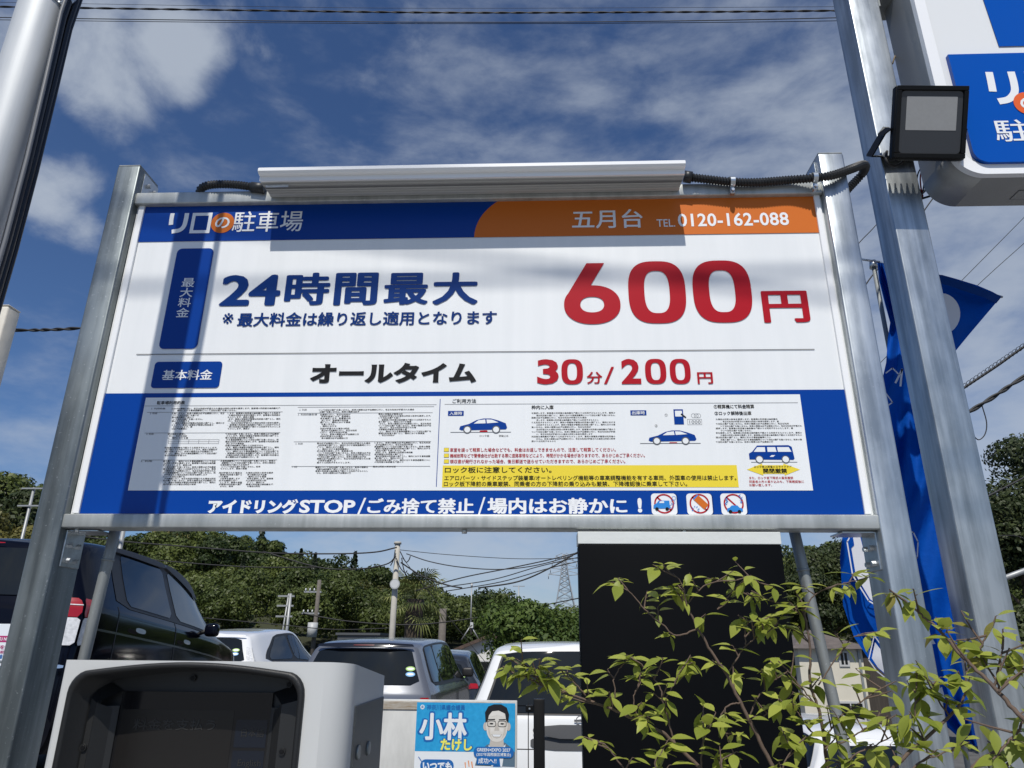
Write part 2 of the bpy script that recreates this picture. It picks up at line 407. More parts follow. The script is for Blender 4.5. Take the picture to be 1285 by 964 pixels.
# royal blue field and the bottom line of notices
b = MB()
b.flat([(PX0, ZB), (PX1, ZB), (PX1, LB), (PX0, LB)], e1, M['lower_blue'])
for txt, bx in (('アイドリング', (261.5, 374, 626.5, 645)), ('STOP', (376, 446, 627.5, 644)), ('/', (449, 459, 625, 646)), ('ごみ捨て禁止', (462, 594, 626, 644.5)), ('/', (600, 609, 624, 646)),
                ('場内はお静かに', (612.5, 786, 625.5, 644.5)), ('!', (800, 805.5, 625, 643.5))):
    put(b, txt, *B(*bx), e2, M['letter_white'], .0 if txt == '/' else (.035 if txt == 'STOP' else .06))
b.build('notice_lettering', panel)
# white leaflet with the terms and the instructions
lx0 = (at(183.7, 499.5, 0).x+at(160.4, 616, 0).x)/2; lx1 = (at(1003.6, 495, 0).x+at(1020, 615.4, 0).x)/2
lz1 = (at(183.7, 499.5, 0).z+at(1003.6, 495, 0).z)/2; lz0 = (at(160.4, 616, 0).z+at(1020, 615.4, 0).z)/2
b = MB(); b.flat([(lx0, lz0), (lx1, lz0), (lx1, lz1), (lx0, lz1)], e2, M['white_print'])
leaflet = b.build('printed_leaflet', panel)
b = MB()
rnd = random.Random(5)
PHR = '駐車場の利用者は本約款を承認のうえ利用するものとします。車両の保管及び管理は利用者の責任とし、場内における事故盗難等について当社は責任を負いません。料金の精算は必ず出庫前に行い、不正な利用が確認された場合は所定の料金を請求します。'
def fine(xl, yt, xr, n, pitch=2.9, lens=None, m='black_ink', res=1, hang=0):
    for i in range(n):
        k = max(8, int((xr-xl)/2.75)); st = rnd.randrange(len(PHR)); s_ = (PHR*4)[st:st+k]
        f = 1. if rnd.random() < .55 else rnd.uniform(.35, .97)
        if i == n-1: f = rnd.uniform(.3, .7)
        s_ = s_[:max(3, int(k*f))]; xs = xl+(hang if i % 2 else 0)
        xe = xs+(xr-xs)*len(s_)/k
        y = yt+i*pitch
        put(b, s_, *B(xs, xe, y, y+2.15), e3, M[m], .016, res, raw=True)
def hair(xl, xr, y, m='grey_ink', t=.0004):
    a, c, z, _ = B(xl, xr, y, y+.5); b.flat([(a, z-t), (c, z-t), (c, z+t), (a, z+t)], e3, M[m])
put(b, '駐車場利用約款', *B(197.5, 232.5, 503.5, 508), e3, M['black_ink'], .03, 1)
hair(182, 548, 508.5)
for px_, y, x in ((216, 517, 355), (216, 543, 352), (206, 577, 348)): hair(x-170, x, y)
for y, x0_, x1_ in ((510.5, 374, 545), (518, 374, 543), (554, 369, 541), (585, 366, 540)): hair(x0_, x1_, y)
for xl, yt, wd in ((190, 512, 18), (188.5, 518, 9), (184, 544, 9), (177, 578, 14), (376, 513.5, 9), (374, 519.5, 24), (371, 556, 9), (367, 585, 6)):
    put(b, '１ 利用約款条項'[:max(4, wd//3)], *B(xl, xl+wd, yt, yt+2.2), e3, M['grey_ink'], .01, 1)
for a in ((216, 511.8, 352, 2), (216, 518, 282, 9), (286, 517.8, 352, 9), (211, 544, 276, 3), (283, 543.7, 350, 13), (207, 561, 273, 5), (205, 578, 271, 13), (277, 577.6, 346, 5),
          (275, 592.5, 304, 8), (309, 592.5, 343, 8), (400, 513.5, 520, 2), (402, 519.5, 440, 7), (402, 537, 467, 6), (475, 518.8, 541, 12), (398, 555.5, 465, 11), (470, 554.8, 540, 11), (396, 585.5, 462, 4), (468, 584.8, 528, 1)):
    fine(*a, pitch=2.42, hang=1.5)
a, c, z0, z1 = B(212, 275, 552, 557)
for zz in (z0, (z0+z1)/2, z1): b.flat([(a, zz-.0003), (c, zz-.0003), (c, zz+.0003), (a, zz+.0003)], e3, M['grey_ink'])
for k in range(6): b.flat([(a+(c-a)*k/5-.0003, z0), (a+(c-a)*k/5+.0003, z0), (a+(c-a)*k/5+.0003, z1), (a+(c-a)*k/5-.0003, z1)], e3, M['grey_ink'])
xd = (at(552.5, 501, 0).x+at(547.7, 611, 0).x)/2
b.flat([(xd-.0008, at(550, 611, 0).z), (xd+.0008, at(550, 611, 0).z), (xd+.0008, at(550, 501, 0).z), (xd-.0008, at(550, 501, 0).z)], e3, M['blue'])
b.build('terms_text', leaflet)
b = MB()
put(b, 'ご利用方法', *B(568, 597.5, 501, 506.3), e3, M['black_ink'], .02, 2)
hair(558, 1001, 506.2)
for txt, bx in (('入庫時', (562.3, 582, 516, 522.2)), ('出庫時', (791, 811, 515.3, 521.6))):
    a, c, z0, z1 = B(*bx); b.flat([(a, z0), (c, z0), (c, z1), (a, z1)], e3, M['blue']); put(b, txt, *B(bx[0]+2, bx[1]-2, bx[2]+1, bx[3]-.9), e3-.0004, M['letter_white'], .02, 2)
put(b, '枠内に入庫', *B(667, 694.5, 509, 514), e3, M['black_ink'], .03, 2)
fine(667, 517.5, 772, 13, 2.95, hang=6)
put(b, '①精算機にて料金精算', *B(895.5, 946, 508, 513), e3, M['black_ink'], .03, 2)
put(b, '②ロック解除後出庫', *B(896.5, 942.5, 516.5, 521.3), e3, M['black_ink'], .03, 2)
fine(898, 525.3, 1006, 11, 2.85, hang=6)
put(b, '①', *B(834, 837.5, 519.5, 523), e3, M['black_ink'], 0, 2); put(b, '②', *B(821.5, 825, 533, 536.5), e3, M['black_ink'], 0, 2)
def carico(xl, xr, yt, yb, lock, flip=False):
    a, c, z0, z1 = B(xl, xr, yt, yb); w, h = c-a, z1-z0
    P = lambda L_: [(a+w*x, z0+h*z) for x, z in L_]
    b.flat(P([(.0, .2), (.02, .42), (.2, .58), (.36, .86), (.5, .97), (.66, .97), (.82, .82), (.97, .62), (1, .3), (.97, .18), (.05, .12)]), e3, M['blue'])
    b.flat(P([(.3, .6), (.4, .84), (.54, .9), (.55, .62)]), e3-.0003, M['white_print']); b.flat(P([(.575, .62), (.565, .9), (.68, .88), (.82, .68)]), e3-.0003, M['white_print'])
    for x in (.17, .77):
        b.flat(ell(a+w*x, z0+h*.17, w*.085, w*.085, 20), e3-.0003, M['grey_ink']); b.flat(ell(a+w*x, z0+h*.17, w*.062, w*.062, 20), e3-.0005, M['white_print'])
    b.flat([(a-w*.18, z0-.001), (c+w*.08, z0-.001), (c+w*.08, z0+.0002), (a-w*.18, z0+.0002)], e3, M['grey_ink'])
    b.flat(P([(.42, .0), (.6, .0), (.58, .12 if lock else .07), (.44, .1 if lock else .07)]), e3-.0003, M['red'])
carico(576.5, 636.5, 525, 542.5, True); carico(813.5, 873.5, 540, 556.5, False)
put(b, 'ロック板', *B(602, 614, 546, 548.6), e3, M['black_ink'], 0, 1); put(b, '車輪止め', *B(626, 638, 546, 548.6), e3, M['black_ink'], 0, 1)
a, c, z0, z1 = B(845.5, 857.5, 514, 533); b.flat([(a, z0), (c, z0), (c, z1), (a, z1)], e3, M['blue'])
b.flat(rrect(a+(c-a)*.14, z0+(z1-z0)*.52, c-(c-a)*.12, z1-(z1-z0)*.1, .001, 2), e3-.0003, M['white_print'])
a, c, z0, z1 = B(855, 861, 519, 525); b.flat([(a, z1), (c, z0+.002), (c-.002, z0), (a-.002, z1-.004)], e3-.0005, M['black_ink'])
put(b, '1000', *B(865, 879, 527.8, 532), e3, M['grey_ink'], -.005, 2)
a, c, z0, z1 = B(862.5, 880.5, 526.3, 533.4); b.ring([(a, z0), (c, z0), (c, z1), (a, z1)], [(a+.0006, z0+.0006), (c-.0006, z0+.0006), (c-.0006, z1-.0006), (a+.0006, z1-.0006)], e3, M['grey_ink'])
for xx in (870, 873.5, 876.5):
    cc = at(xx, 522, 0); b.ring(ell(cc.x, cc.z, .0052, .0055, 18), ell(cc.x, cc.z, .0046, .0049, 18), e3, M['grey_ink'])
for y, xr, txt in ((562.3, 772.5, '車室を誤って精算した場合などでも、料金はお返しできませんので、注意して精算してください。'),
                   (569.5, 809, '機械故障などで警備会社が出動する際に道路事情などにより、時間がかかる場合がありますので、あらかじめご了承ください。'),
                   (576.8, 784.5, '領収書が発行されなかった場合、後日郵送で送らせていただきますので、あらかじめご了承ください。')):
    a, c, z0, z1 = B(557.2, 563.5, y, y+5); b.flat([(a, z0), (c, z0), (c, z1), (a, z1)], e3, M['grey_ink'])
    b.flat([(a+.0006, z0+.0006), (c-.0006, z0+.0006), (c-.0006, z1-.0006), (a+.0006, z1-.0006)], e3-.0003, M['yellow'])
    put(b, txt, *B(564.8, xr, y, y+5), e3, M['red'], .02, 2)
yx0 = (at(556, 584, 0).x+at(554.5, 611.5, 0).x)/2; yx1 = (at(924, 584, 0).x+at(927, 611.5, 0).x)/2; yz1, yz0 = at(740, 584.2, 0).z, at(740, 611.7, 0).z
b.flat([(yx0, yz0), (yx1, yz0), (yx1, yz1), (yx0, yz1)], e3, M['yellow'])
put(b, 'ロック板に注意してください。', *B(558.5, 692, 586.3, 593.8), e3-.0004, M['black_ink'], .025, 2)
put(b, 'エアロパーツ・サイドステップ装着車/オートレベリング機能等の車高調整機能を有する車両、外国車の使用は禁止します。', *B(557.8, 923.5, 597, 603.2), e3-.0004, M['black_ink'], .02, 2)
put(b, 'ロック板下降前の乗車厳禁、同乗者の方の下降前の乗り込みも厳禁、下降確認後に乗車して下さい。', *B(557.2, 862, 604.4, 610.6), e3-.0004, M['black_ink'], .02, 2)
# van drawing, yellow double arrow and its red lines
a, c, z0, z1 = B(939.5, 996, 559, 580); w, h = c-a, z1-z0; P = lambda L_: [(a+w*x, z0+h*z) for x, z in L_]
b.flat(P([(.0, .15), (.0, .5), (.08, .62), (.2, .98), (.9, 1), (.97, .9), (1, .2), (.97, .12)]), e3, M['blue'])
for pp in ([(.11, .6), (.2, .88), (.37, .88), (.37, .6)], [(.42, .6), (.42, .88), (.6, .88), (.62, .6)], [(.65, .6), (.64, .88), (.9, .88), (.95, .6)]): b.flat(P(pp), e3-.0003, M['white_print'])
b.flat(P([(.45, .3), (.5, .4), (.58, .4), (.53, .3)]), e3-.0003, M['letter_white'])
for x in (.22, .8):
    b.flat(ell(a+w*x, z0+h*.15, w*.09, w*.09, 20), e3-.0003, M['grey_ink']); b.flat(ell(a+w*x, z0+h*.15, w*.07, w*.07, 20), e3-.0005, M['white_print'])
b.flat([(a+w*.03, z0-.001), (c+w*.05, z0-.001), (c+w*.05, z0), (a+w*.03, z0)], e3, M['grey_ink'])
a, c, z0, z1 = B(937, 1003.5, 582, 597); w, h = c-a, z1-z0
b.flat(P([(0, .5), (.3, 1), (.3, .86), (.7, .86), (.7, 1), (1, .5), (.7, 0), (.7, .14), (.3, .14), (.3, 0)]), e3, M['yellow'])
put(b, 'ロック板上昇後のスライドドア', *B(946, 993, 584.6, 587.6), e3-.0004, M['black_ink'], .015, 1)
put(b, '開閉厳禁', *B(957.5, 987, 588.3, 594), e3-.0004, M['black_ink'], .04, 2)
for y, xr, txt in ((598.3, 995, 'また、ロック板下降前の乗車厳禁'), (603, 1008.5, '同乗者の方の乗り込みも、下降確認後に'), (607.3, 968.5, 'お願い致します。')):
    put(b, txt, *B(940, xr, y, y+3.4), e3, M['red'], .02, 1)
b.build('instruction_text', leaflet)
# three prohibition pictograms
for k, xc in enumerate((833.3, 877.7, 920.5)):
    b = MB(); x0, x1, z0, z1 = B(xc-16, xc+16, 619.5, 646.5); cx, cz = (x0+x1)/2, (z0+z1)/2+.001; rr = .0225
    b.flat(rrect(x0+.003, z0, x1+.003, z1, .008), e2+.0003, M['blue_text']); b.flat(rrect(x0, z0, x1, z1, .008), e2, M['letter_white'])
    b.ring(ell(cx, cz, rr, rr), ell(cx, cz, rr-.0034, rr-.0034), e3, M['red'])
    s_ = rr*.7; b.flat([(cx-s_-.0012, cz+s_-.0012), (cx+s_-.0012, cz-s_-.0012), (cx+s_+.0012, cz-s_+.0012), (cx-s_+.0012, cz+s_+.0012)], e3, M['red'])
    f = e3-.0003
    if k == 0:
        b.flat([(cx-.025, cz-.011), (cx-.024, cz-.003), (cx-.017, cz+.001), (cx-.012, cz+.007), (cx+.012, cz+.007), (cx+.013, cz-.011)], f, M['icon_blue'])
        b.flat([(cx-.011, cz+.0015), (cx-.009, cz+.0055), (cx+.0, cz+.0055), (cx+.0, cz+.0015)], f-.0003, M['letter_white'])
        for x in (-.017, .006): b.flat(ell(cx+x, cz-.012, .004, .004, 14), f-.0003, M['black_ink'])
        for x, z, r_ in ((.02, .004, .005), (.023, .013, .0045), (.017, -.006, .0045)): b.ring(ell(cx+x, cz+z, r_, r_, 16), ell(cx+x, cz+z, r_-.0008, r_-.0008, 16), f, M['icon_blue'])
    elif k == 1:
        t = lambda x, z: (cx+.004+x*.72+z*.72, cz+.003-x*.72+z*.72)
        b.flat([t(-.015, -.0075), t(.015, -.0075), t(.015, .0075), t(-.015, .0075)], f, M['orange']); b.flat([t(-.018, -.007), t(-.015, -.0075), t(-.015, .0075), t(-.018, .007)], f, M['icon_blue'])
        for aa in (-30, 10, 60, 100, 150, 200): b.flat([(cx-.01+.003*math.cos(R(aa)), cz-.013+.003*math.sin(R(aa))), (cx-.01+.009*math.cos(R(aa+8)), cz-.013+.008*math.sin(R(aa+8))), (cx-.01+.009*math.cos(R(aa-8)), cz-.013+.008*math.sin(R(aa-8)))], f, M['icon_blue'])
    else:
        b.flat([(cx-.016, cz-.018), (cx-.016, cz-.011), (cx-.01, cz-.009), (cx-.005, cz-.004), (cx+.008, cz-.004), (cx+.012, cz-.009), (cx+.019, cz-.011), (cx+.019, cz-.018)], f, M['icon_blue'])
        for x in (-.009, .011): b.flat(ell(cx+x, cz-.018, .004, .004, 14), f-.0003, M['black_ink'])
        for x, z, q in ((-.018, .006, 1), (-.012, .001, -1), (.016, .008, 1), (.02, .0, -1), (.012, .014, 1), (-.02, -.004, 1)):
            b.flat([(cx+x, cz+z), (cx+x+.006*q, cz+z+.003), (cx+x+.002*q, cz+z+.004), (cx+x+.007*q, cz+z+.009), (cx+x-.001*q, cz+z+.004), (cx+x+.003*q, cz+z+.003)], f, M['icon_blue'])
    b.build('prohibition_pictogram', panel)
# white edging of the panel, rails, posts
for s_ in (-1, 1):
    b = MB(); b.box((s_*.909-.0075, -.006, ZB), (s_*.909+.0075, .0008, ZT+.012), M['alu'], .001, 1); b.build('edge_strip', sign)
POST = []
pl0, pl1 = -.9905, -.9255; pr0, pr1 = .9215, .9885; ptop = at(165, 209, -.02).z
for x0, x1 in ((pl0, pl1), (pr0, pr1)):
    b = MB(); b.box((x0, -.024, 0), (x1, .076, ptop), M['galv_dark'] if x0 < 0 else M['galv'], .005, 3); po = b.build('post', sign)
    b = MB(); b.box((x0+.002, -.022, ptop), (x1-.002, .074, ptop+.004), M['galv_dull'], .001, 1); b.build('post_cap', po)
zr = at(600, 645.3, -.02).z; zr0 = at(600, 663, -.02).z
b = MB(); b.box((pl1-.001, -.02, zr0), (pr0+.001, .04, zr), M['galv_frame'], .003, 2)
for px_ in (97, 583, 858):
    c = at(px_, 662, 0); b.tube([(c.x, 0, zr0-.009), (c.x, 0, zr0+.002)], .006, M['zinc'], 8)
b.build('bottom_rail', sign)
zt0, zt1 = at(280, 253, -.02).z, at(280, 239, -.02).z
b = MB(); b.box((pl1-.001, -.016, zt0), (pr0+.001, .04, zt1), M['galv_frame'], .003, 2); b.build('top_rail', sign)
# angle brackets with bolts
for s_ in (-1, 1):
    xi = pl1 if s_ < 0 else pr0
    for zc, up in ((zr0, 0), (zt1, 1)):
        b = MB(); h = .085
        x0, x1 = sorted((xi, xi-s_*.004)); z0, z1 = (zc-h, zc-.002) if not up else (zc+.001, ptop-.01)
        b.box((x0, .0, z0), (x1, .07, z1), M['zinc'], .001, 1)
        x0, x1 = sorted((xi-s_*.004, xi-s_*.075))
        if not up: b.box((x0, .0, zc-.006), (x1, .07, zc-.002), M['zinc'], .001, 1)
        for yy in (.02, .05):
            for zz in (z0+.015, (z0+z1)/2+.008): b.tube([(xi-s_*.003, yy, zz), (xi-s_*.013, yy, zz)], [.0065, .0055], M['zinc'], 6, smooth=False)
        b.build('angle_bracket', sign)
# lamp bar along the top
lz = at(858, 210, -.11).z
LX0, LX1 = -.548, .547
b = MB()
prof = [(-.118, lz+.014), (-.112, lz+.02), (-.02, lz+.022), (.02, lz+.0), (.02, zt1+.002), (-.018, zt1+.002), (-.018, zt0+.012), (-.03, zt0+.012)]
steps = 11
for i in range(steps):
    t = i/(steps-1); y = -.03+(-.09+.03)*t; z = zt0+.012+(lz-.012-zt0-.012)*t
    prof += [(y, z), (y-.002, z+(.0035 if i % 2 else .0015))]
prof += [(-.100, lz-.012), (-.101, lz), (-.113, lz+.001), (-.118, lz+.006)]
n = len(prof)
va = [b.b.verts.new((LX0, y, z)) for y, z in prof]; vb = [b.b.verts.new((LX1, y, z)) for y, z in prof]
fs = []
for i in range(n):
    f = b.b.faces.new((va[i], va[(i+1) % n], vb[(i+1) % n], vb[i])); f.material_index = b.mi(M['alu'] if i < 4 or i >= n-5 else M['alu_rib'] if n-17 <= i < n-13 or (n-27 < i and i % 2) else M['alu_grey'])
for vv in (va, vb[::-1]): f = b.b.faces.new(vv); f.material_index = b.mi(M['alu'])
lamp = b.build('sign_lamp', sign)
for x in (LX0+.05, LX1-.04, .0):
    b = MB(); b.tube([(x, -.052, zt0+.022), (x, -.056, zt0+.016)], .003, M['black_plastic'], 8); b.build('screw', lamp)
b = MB()
b.box((LX0+.0, 0, 0), (LX0+.06, .001, .008), M['zinc'], 0, 1, Matrix.Translation((.012, -.0865, lz-.022)) @ Matrix.Translation((LX0, 0, 0)).inverted() @ Matrix.Identity(4) @ Matrix.Translation((LX0, 0, 0)))
b.build('rating_plate', lamp)
# corrugated conduit either side of the lamp
def corr(path, r, k=5, per=.0075):
    P = catmull(path, 14); L_ = [0]
    for a, c in zip(P, P[1:]): L_.append(L_[-1]+(c-a).length)
    n = int(L_[-1]/per*2); pts, rad = [], []; j = 0
    for i in range(n+1):
        d = L_[-1]*i/n
        while j < len(L_)-2 and L_[j+1] < d: j += 1
        t = (d-L_[j])/max(1e-9, L_[j+1]-L_[j]); pts.append(P[j].lerp(P[j+1], t)); rad.append(r if i % 2 else r*.74)
    return pts, rad
b = MB()
y0 = -.022
pts, rad = corr([at(318, 235, y0), at(296, 232, y0), at(272, 231.5, y0), at(257, 234, y0+.005), at(251, 240, y0+.015), (at(251, 240, 0).x, .02, zt1+.002)], .0118)
b.tube(pts, rad, M['conduit'], 12, smooth=False); b.tube([at(316, 235, y0), at(333, 237, y0)], .0145, M['conduit'], 14); cl = b.build('conduit_left_end', lamp)
cl.name = 'cable_conduit'
b = MB(); y0 = -.03
pts, rad = corr([at(868, 223, y0), at(890, 225.5, y0), at(919, 228.5, y0), at(950, 229, y0), at(990, 226, y0), at(1022, 223.5, y0-.01), at(1045, 220, y0-.015), at(1070, 211.5, y0-.0), at(1082, 207, .03), at(1086, 209, .05), at(1083, 217, .095), at(1075, 226, .11), at(1062, 240, .115), at(1052, 256, .11)], .0122)
b.tube(pts, rad, M['conduit'], 12, smooth=False); b.tube([at(858, 221.5, y0), at(868, 223, y0)], .0155, M['conduit'], 14); cr = b.build('cable_conduit', lamp)
for px_, py_, y0 in ((918.5, 228.5, -.03), (1022, 223.5, -.041)):
    b = MB(); c = at(px_, py_, y0)
    ang = [R(a) for a in range(-100, 101, 20)]
    ringp = [(c.x, c.y-.0145*math.cos(a), c.z+.0145*math.sin(a)) for a in ang]
    for p, q in zip(ringp, ringp[1:]): b.face([(p[0]-.006, p[1], p[2]), (p[0]+.006, p[1], p[2]), (q[0]+.006, q[1], q[2]), (q[0]-.006, q[1], q[2])], M['zinc'], True)
    b.box((c.x-.006, y0-.0, c.z-.034), (c.x+.006, y0+.0145, c.z-.0125), M['zinc'], .002, 1); b.tube([(c.x, y0-.001, c.z-.025), (c.x, y0-.005, c.z-.025)], .004, M['zinc'], 8)
    b.build('pipe_clip', lamp)
# stay tubes behind the sign
for a, c in (((144, 668), (104, 832)), ((997, 668), (1049, 895))):
    p, q = at(*a, .058), at(*c, .062); d = (p-q); top = p+d*.05; bot = q-d*((q.z-0)/d.z)
    b = MB(); b.tube([bot, q+d*.78, top], .0125, M['galv_dull'], 14); b.tube([q+d*.77, q+d*.785], .014, M['galv_dull'], 14); b.build('stay_tube', sign)

# black sign board below the fee sign
BY = -.030
bx0, bx1 = at(725.5, 668, BY).x, at(978.5, 668, BY).x; bzt = at(850, 667.5, BY).z; bzm = at(850, 683.5, BY).z
bs = thing('black_panel_sign', 'tall matt black panel with a white top strip, below the fee sign', 'panel', ((bx0+bx1)/2, 0, 0))
b = MB(); b.box((bx0, BY, .25), (bx1, BY+.06, bzm), mat('matt_black_laminate', (.003, .0035, .0045), .55, spec=.05, noise=.12, nscale=5), .002, 2); b.build('panel_face', bs)
b = MB(); b.box((bx0-.001, BY-.001, bzm+.001), (bx1+.001, BY+.06, bzt), mat('dull_white_strip', (.64, .66, .64), .45, noise=.05, nscale=20, stretch=(1, 1, 4)), .001, 1); b.build('top_strip', bs)
b = MB(); b.box((bx0+.04, BY+.006, 0), (bx1-.04, BY+.05, .249), M['black_plastic'], .003, 1); b.build('base', bs)
# ================================================================== poles, floodlight, lit sign, flag
# square pole on the right
XA, XB, YP = 1.268, 1.370, .30
sp = thing('square_steel_pole', 'tall square galvanised pole right of the fee sign, carrying a floodlight', 'pole', ((XA+XB)/2, YP+.05, 0))
b = MB(); b.box((XA, YP, 0), (XB, YP+.105, 4.9), M['galv'], .0045, 3); b.build('shaft', sp)
b = MB(); b.box((XA-.05, YP-.05, .002), (XB+.05, YP+.155, .016), M['galv_dull'], .003, 1); b.build('base_plate', sp)
# floodlight
fl = thing('floodlight', 'black square LED floodlight bracketed to the square galvanised pole', 'floodlight', (1.3, .2, 2.2))
tl, tr, br, bl = at(1127, 106, .10), at(1219, 108, .10), at(1209, 200, .185), at(1117, 200, .185)
ux = (tr-tl+br-bl)/2; uy = (tl-bl+tr-br)/2; W_, H_ = ux.length, uy.length; ux.normalize(); nz_ = ux.cross(uy).normalized(); uy = nz_.cross(ux); c0 = (tl+tr+br+bl)/4
FM = Matrix(((ux.x, uy.x, nz_.x, c0.x), (ux.y, uy.y, nz_.y, c0.y), (ux.z, uy.z, nz_.z, c0.z), (0, 0, 0, 1)))
b = MB(); b.box((-W_/2, -H_/2, -.026), (W_/2, H_/2, 0), M['black_plastic'], .006, 3, FM)
for i in range(9): b.box((-W_/2+.02+i*.018, -H_/2+.015, -.05), (-W_/2+.024+i*.018, H_/2-.015, -.0262), M['black_plastic'], 0, 1, FM)
k = .013
for lo, hi in (((-W_/2+.003, H_/2-k-.003), (W_/2-.003, H_/2-.003)), ((-W_/2+.003, -H_/2+.003), (W_/2-.003, -H_/2+k+.003)), ((-W_/2+.003, -H_/2+k+.004), (-W_/2+k+.003, H_/2-k-.004)), ((W_/2-k-.003, -H_/2+k+.004), (W_/2-.003, H_/2-k-.004))):
    b.box((*lo, .0005), (*hi, .006), M['black_plastic'], .001, 1, FM)
hs = b.build('housing', fl)
b = MB()
def fq(poly, z, m): b.face([FM @ Vector((x, y, z)) for x, y in poly], m)
gm = mat('floodlight_glass', (.055, .06, .068), .16, spec=.5); lm = mat('led_reflector', (.36, .36, .355), .35, noise=.04, nscale=90, spec=.3)
fq(rrect(-W_/2+.017, -H_/2+.017, W_/2-.017, H_/2-.017, .012), .0012, gm)
fq(rrect(-W_*.345, -H_*.11, W_*.345, H_*.345, .002), .0017, lm); b.build('front_glass', fl)
b = MB()
lp, rp = FM @ Vector((-W_/2-.004, -.012, -.02)), FM @ Vector((W_/2+.004, -.012, -.02))
elbow = at(1091, 196, .285)
def strip(pts, w, th, m, wdir):
    for p, q in zip(pts, pts[1:]):
        d = (q-p).normalized(); nn_ = d.cross(wdir).normalized()
        vs_ = [x+wdir*s1*w/2+nn_*s2*th/2 for x in (p, q) for s1, s2 in ((-1, -1), (1, -1), (1, 1), (-1, 1))]
        V = [b.b.verts.new(v) for v in vs_]; i = b.mi(m)
        for f in ((0, 1, 2, 3), (7, 6, 5, 4), (0, 4, 5, 1), (1, 5, 6, 2), (2, 6, 7, 3), (3, 7, 4, 0)): b.b.faces.new([V[j] for j in f]).material_index = i
wd = (uy*.6-nz_*.8).normalized()
strip([lp+Vector((0, 0, .0)), lp+Vector((-.012, .03, .0)), at(1112, 160, .24), elbow], .042, .004, M['black_plastic'], Vector((0, .75, .66)).normalized())
strip([elbow, Vector((1.30, .288, elbow.z)), Vector((1.40, .288, elbow.z))], .042, .004, M['black_plastic'], Vector((0, .75, .66)).normalized())
strip([rp, rp+Vector((.01, .03, 0)), Vector((1.40, .285, elbow.z))], .028, .004, M['black_plastic'], Vector((0, .75, .66)).normalized())
b.build('bracket', fl)
b = MB(); b.tube([at(1111, 194, .26), at(1111, 194, .245)], .008, M['zinc'], 6, smooth=False); b.build('bolt', fl)
b = MB(); b.tube(catmull([at(1113, 190, .22), at(1112, 201, .21), at(1118, 208, .22), at(1128, 207, .24), at(1136, 200, .235)], 5), .0042, M['rubber'], 8); b.build('cable_loop', fl)
b = MB(); b.tube(catmull([at(1208, 198, .25), at(1203, 216, .3), at(1190, 232, .36), at(1172, 244, .42), at(1155, 250, .46)], 6), .0038, M['rubber'], 8); b.build('power_cable', fl)

# lit box sign on the pole
CXL, CF, CD = 1.428, .20, .175
czb = at(1231, 217, CF).z
cab = thing('lightbox_sign', 'blue and white lightbox sign with rounded corners, hung from the square pole behind the floodlight', 'sign', (2.0, .3, 2.2))
def cabprof(ins, zt=4.1, r=.085): return rrect(CXL+ins, czb+ins, 2.75-ins, zt-ins, max(.02, r-ins*.8), 14)
b = MB(); b.prism(cabprof(.0), CF+.012, CF+CD, mat('cabinet_aluminium', (.37, .375, .37), .45, .3, noise=.06, nscale=5, bump=.15, bscale=300)); b.b.faces.ensure_lookup_table()
for f in b.b.faces: f.smooth = len(f.verts) == 4 and f.calc_area() < .05
body = b.build('cabinet', cab)
b = MB(); oo, ii = cabprof(-.004), cabprof(.03)
b.ring(oo, ii, CF, M['alu']); n = len(oo)
for (p, q) in zip(oo, oo[1:]+oo[:1]): b.face([(p[0], CF, p[1]), (q[0], CF, q[1]), (q[0], CF+.02, q[1]), (p[0], CF+.02, p[1])], M['alu'])
b.build('face_trim', cab)
acr = mat('white_acrylic', (.74, .755, .76), .18, spec=.35); acb = mat('blue_acrylic', (.0, .075, .40), .16, spec=.3)
b = MB(); b.flat(cabprof(.029), CF+.004, acr)
face = b.build('face_panel', cab)
b = MB()
bz = at(1250, 70, CF).z
x0, z0, x1 = CXL+.052, czb+.03, 2.69
low = [(x0, bz)]+[(x0+.045-.045*math.sin(R(a)), z0+.045-.045*math.cos(R(a))) for a in range(90, -1, -10)]+[(x1, z0), (x1, bz)]
b.prism(low, CF-.010, CF+.004, acb)
p1, p2 = at(1254, 58, CF), at(1241, 0, CF); b.flat([(p1.x, p1.z), (p1.x+.5, p1.z), (p1.x+.5, 3.9), (p1.x-.03, 3.9)], CF+.001, acb)
b.build('blue_field', face)
b = MB(); y_ = CF-.0112
q = at(1236, 92, CF); sx_ = at(1246, 92, CF).x-q.x
def Q(px, py): v = at(px, py, CF-.011); return (v.x, v.z)
ww_ = (Vector((Q(1246, 90)[0], 0, Q(1246, 90)[1]))-Vector((Q(1236, 91)[0], 0, Q(1236, 91)[1]))).length
stroke(b, [Q(1241, 90.5), Q(1243.5, 102), Q(1246, 115)], ww_*.92, y_, M['letter_white'])
stroke(b, [Q(1268.5, 90), Q(1272.5, 105), Q(1273, 116), Q(1266, 124.5), Q(1253, 127.5)], ww_*.92, y_, M['letter_white'])
qa, qb, qc, qd = Q(1285, 90), Q(1316, 90), Q(1322, 120), Q(1291, 120)
b.ring([qa, qb, qc, qd], [Q(1292, 97), Q(1310.5, 97), Q(1314.5, 113), Q(1296.5, 113)], y_, M['letter_white'])
cc = at(1290, 130, CF-.011); b.flat(ell(cc.x, cc.z, .043, .043, 28), y_-.0006, mat('logo_orange', (.75, .12, .02), .3))
put(b, 'の', cc.x-.024, cc.x+.026, cc.z-.022, cc.z+.022, y_-.0012, M['letter_white'], .03)
v0, v1 = at(1252, 178, CF-.011), at(1290, 150, CF-.011); put(b, '駐車場', v0.x, v0.x+(v1.x-v0.x)*3.1, v0.z, v1.z, y_, M['letter_white'], .012)
b.build('wordmark', face)
b = MB(); c = at(1252, 239, .3); z_ = czb-.0012
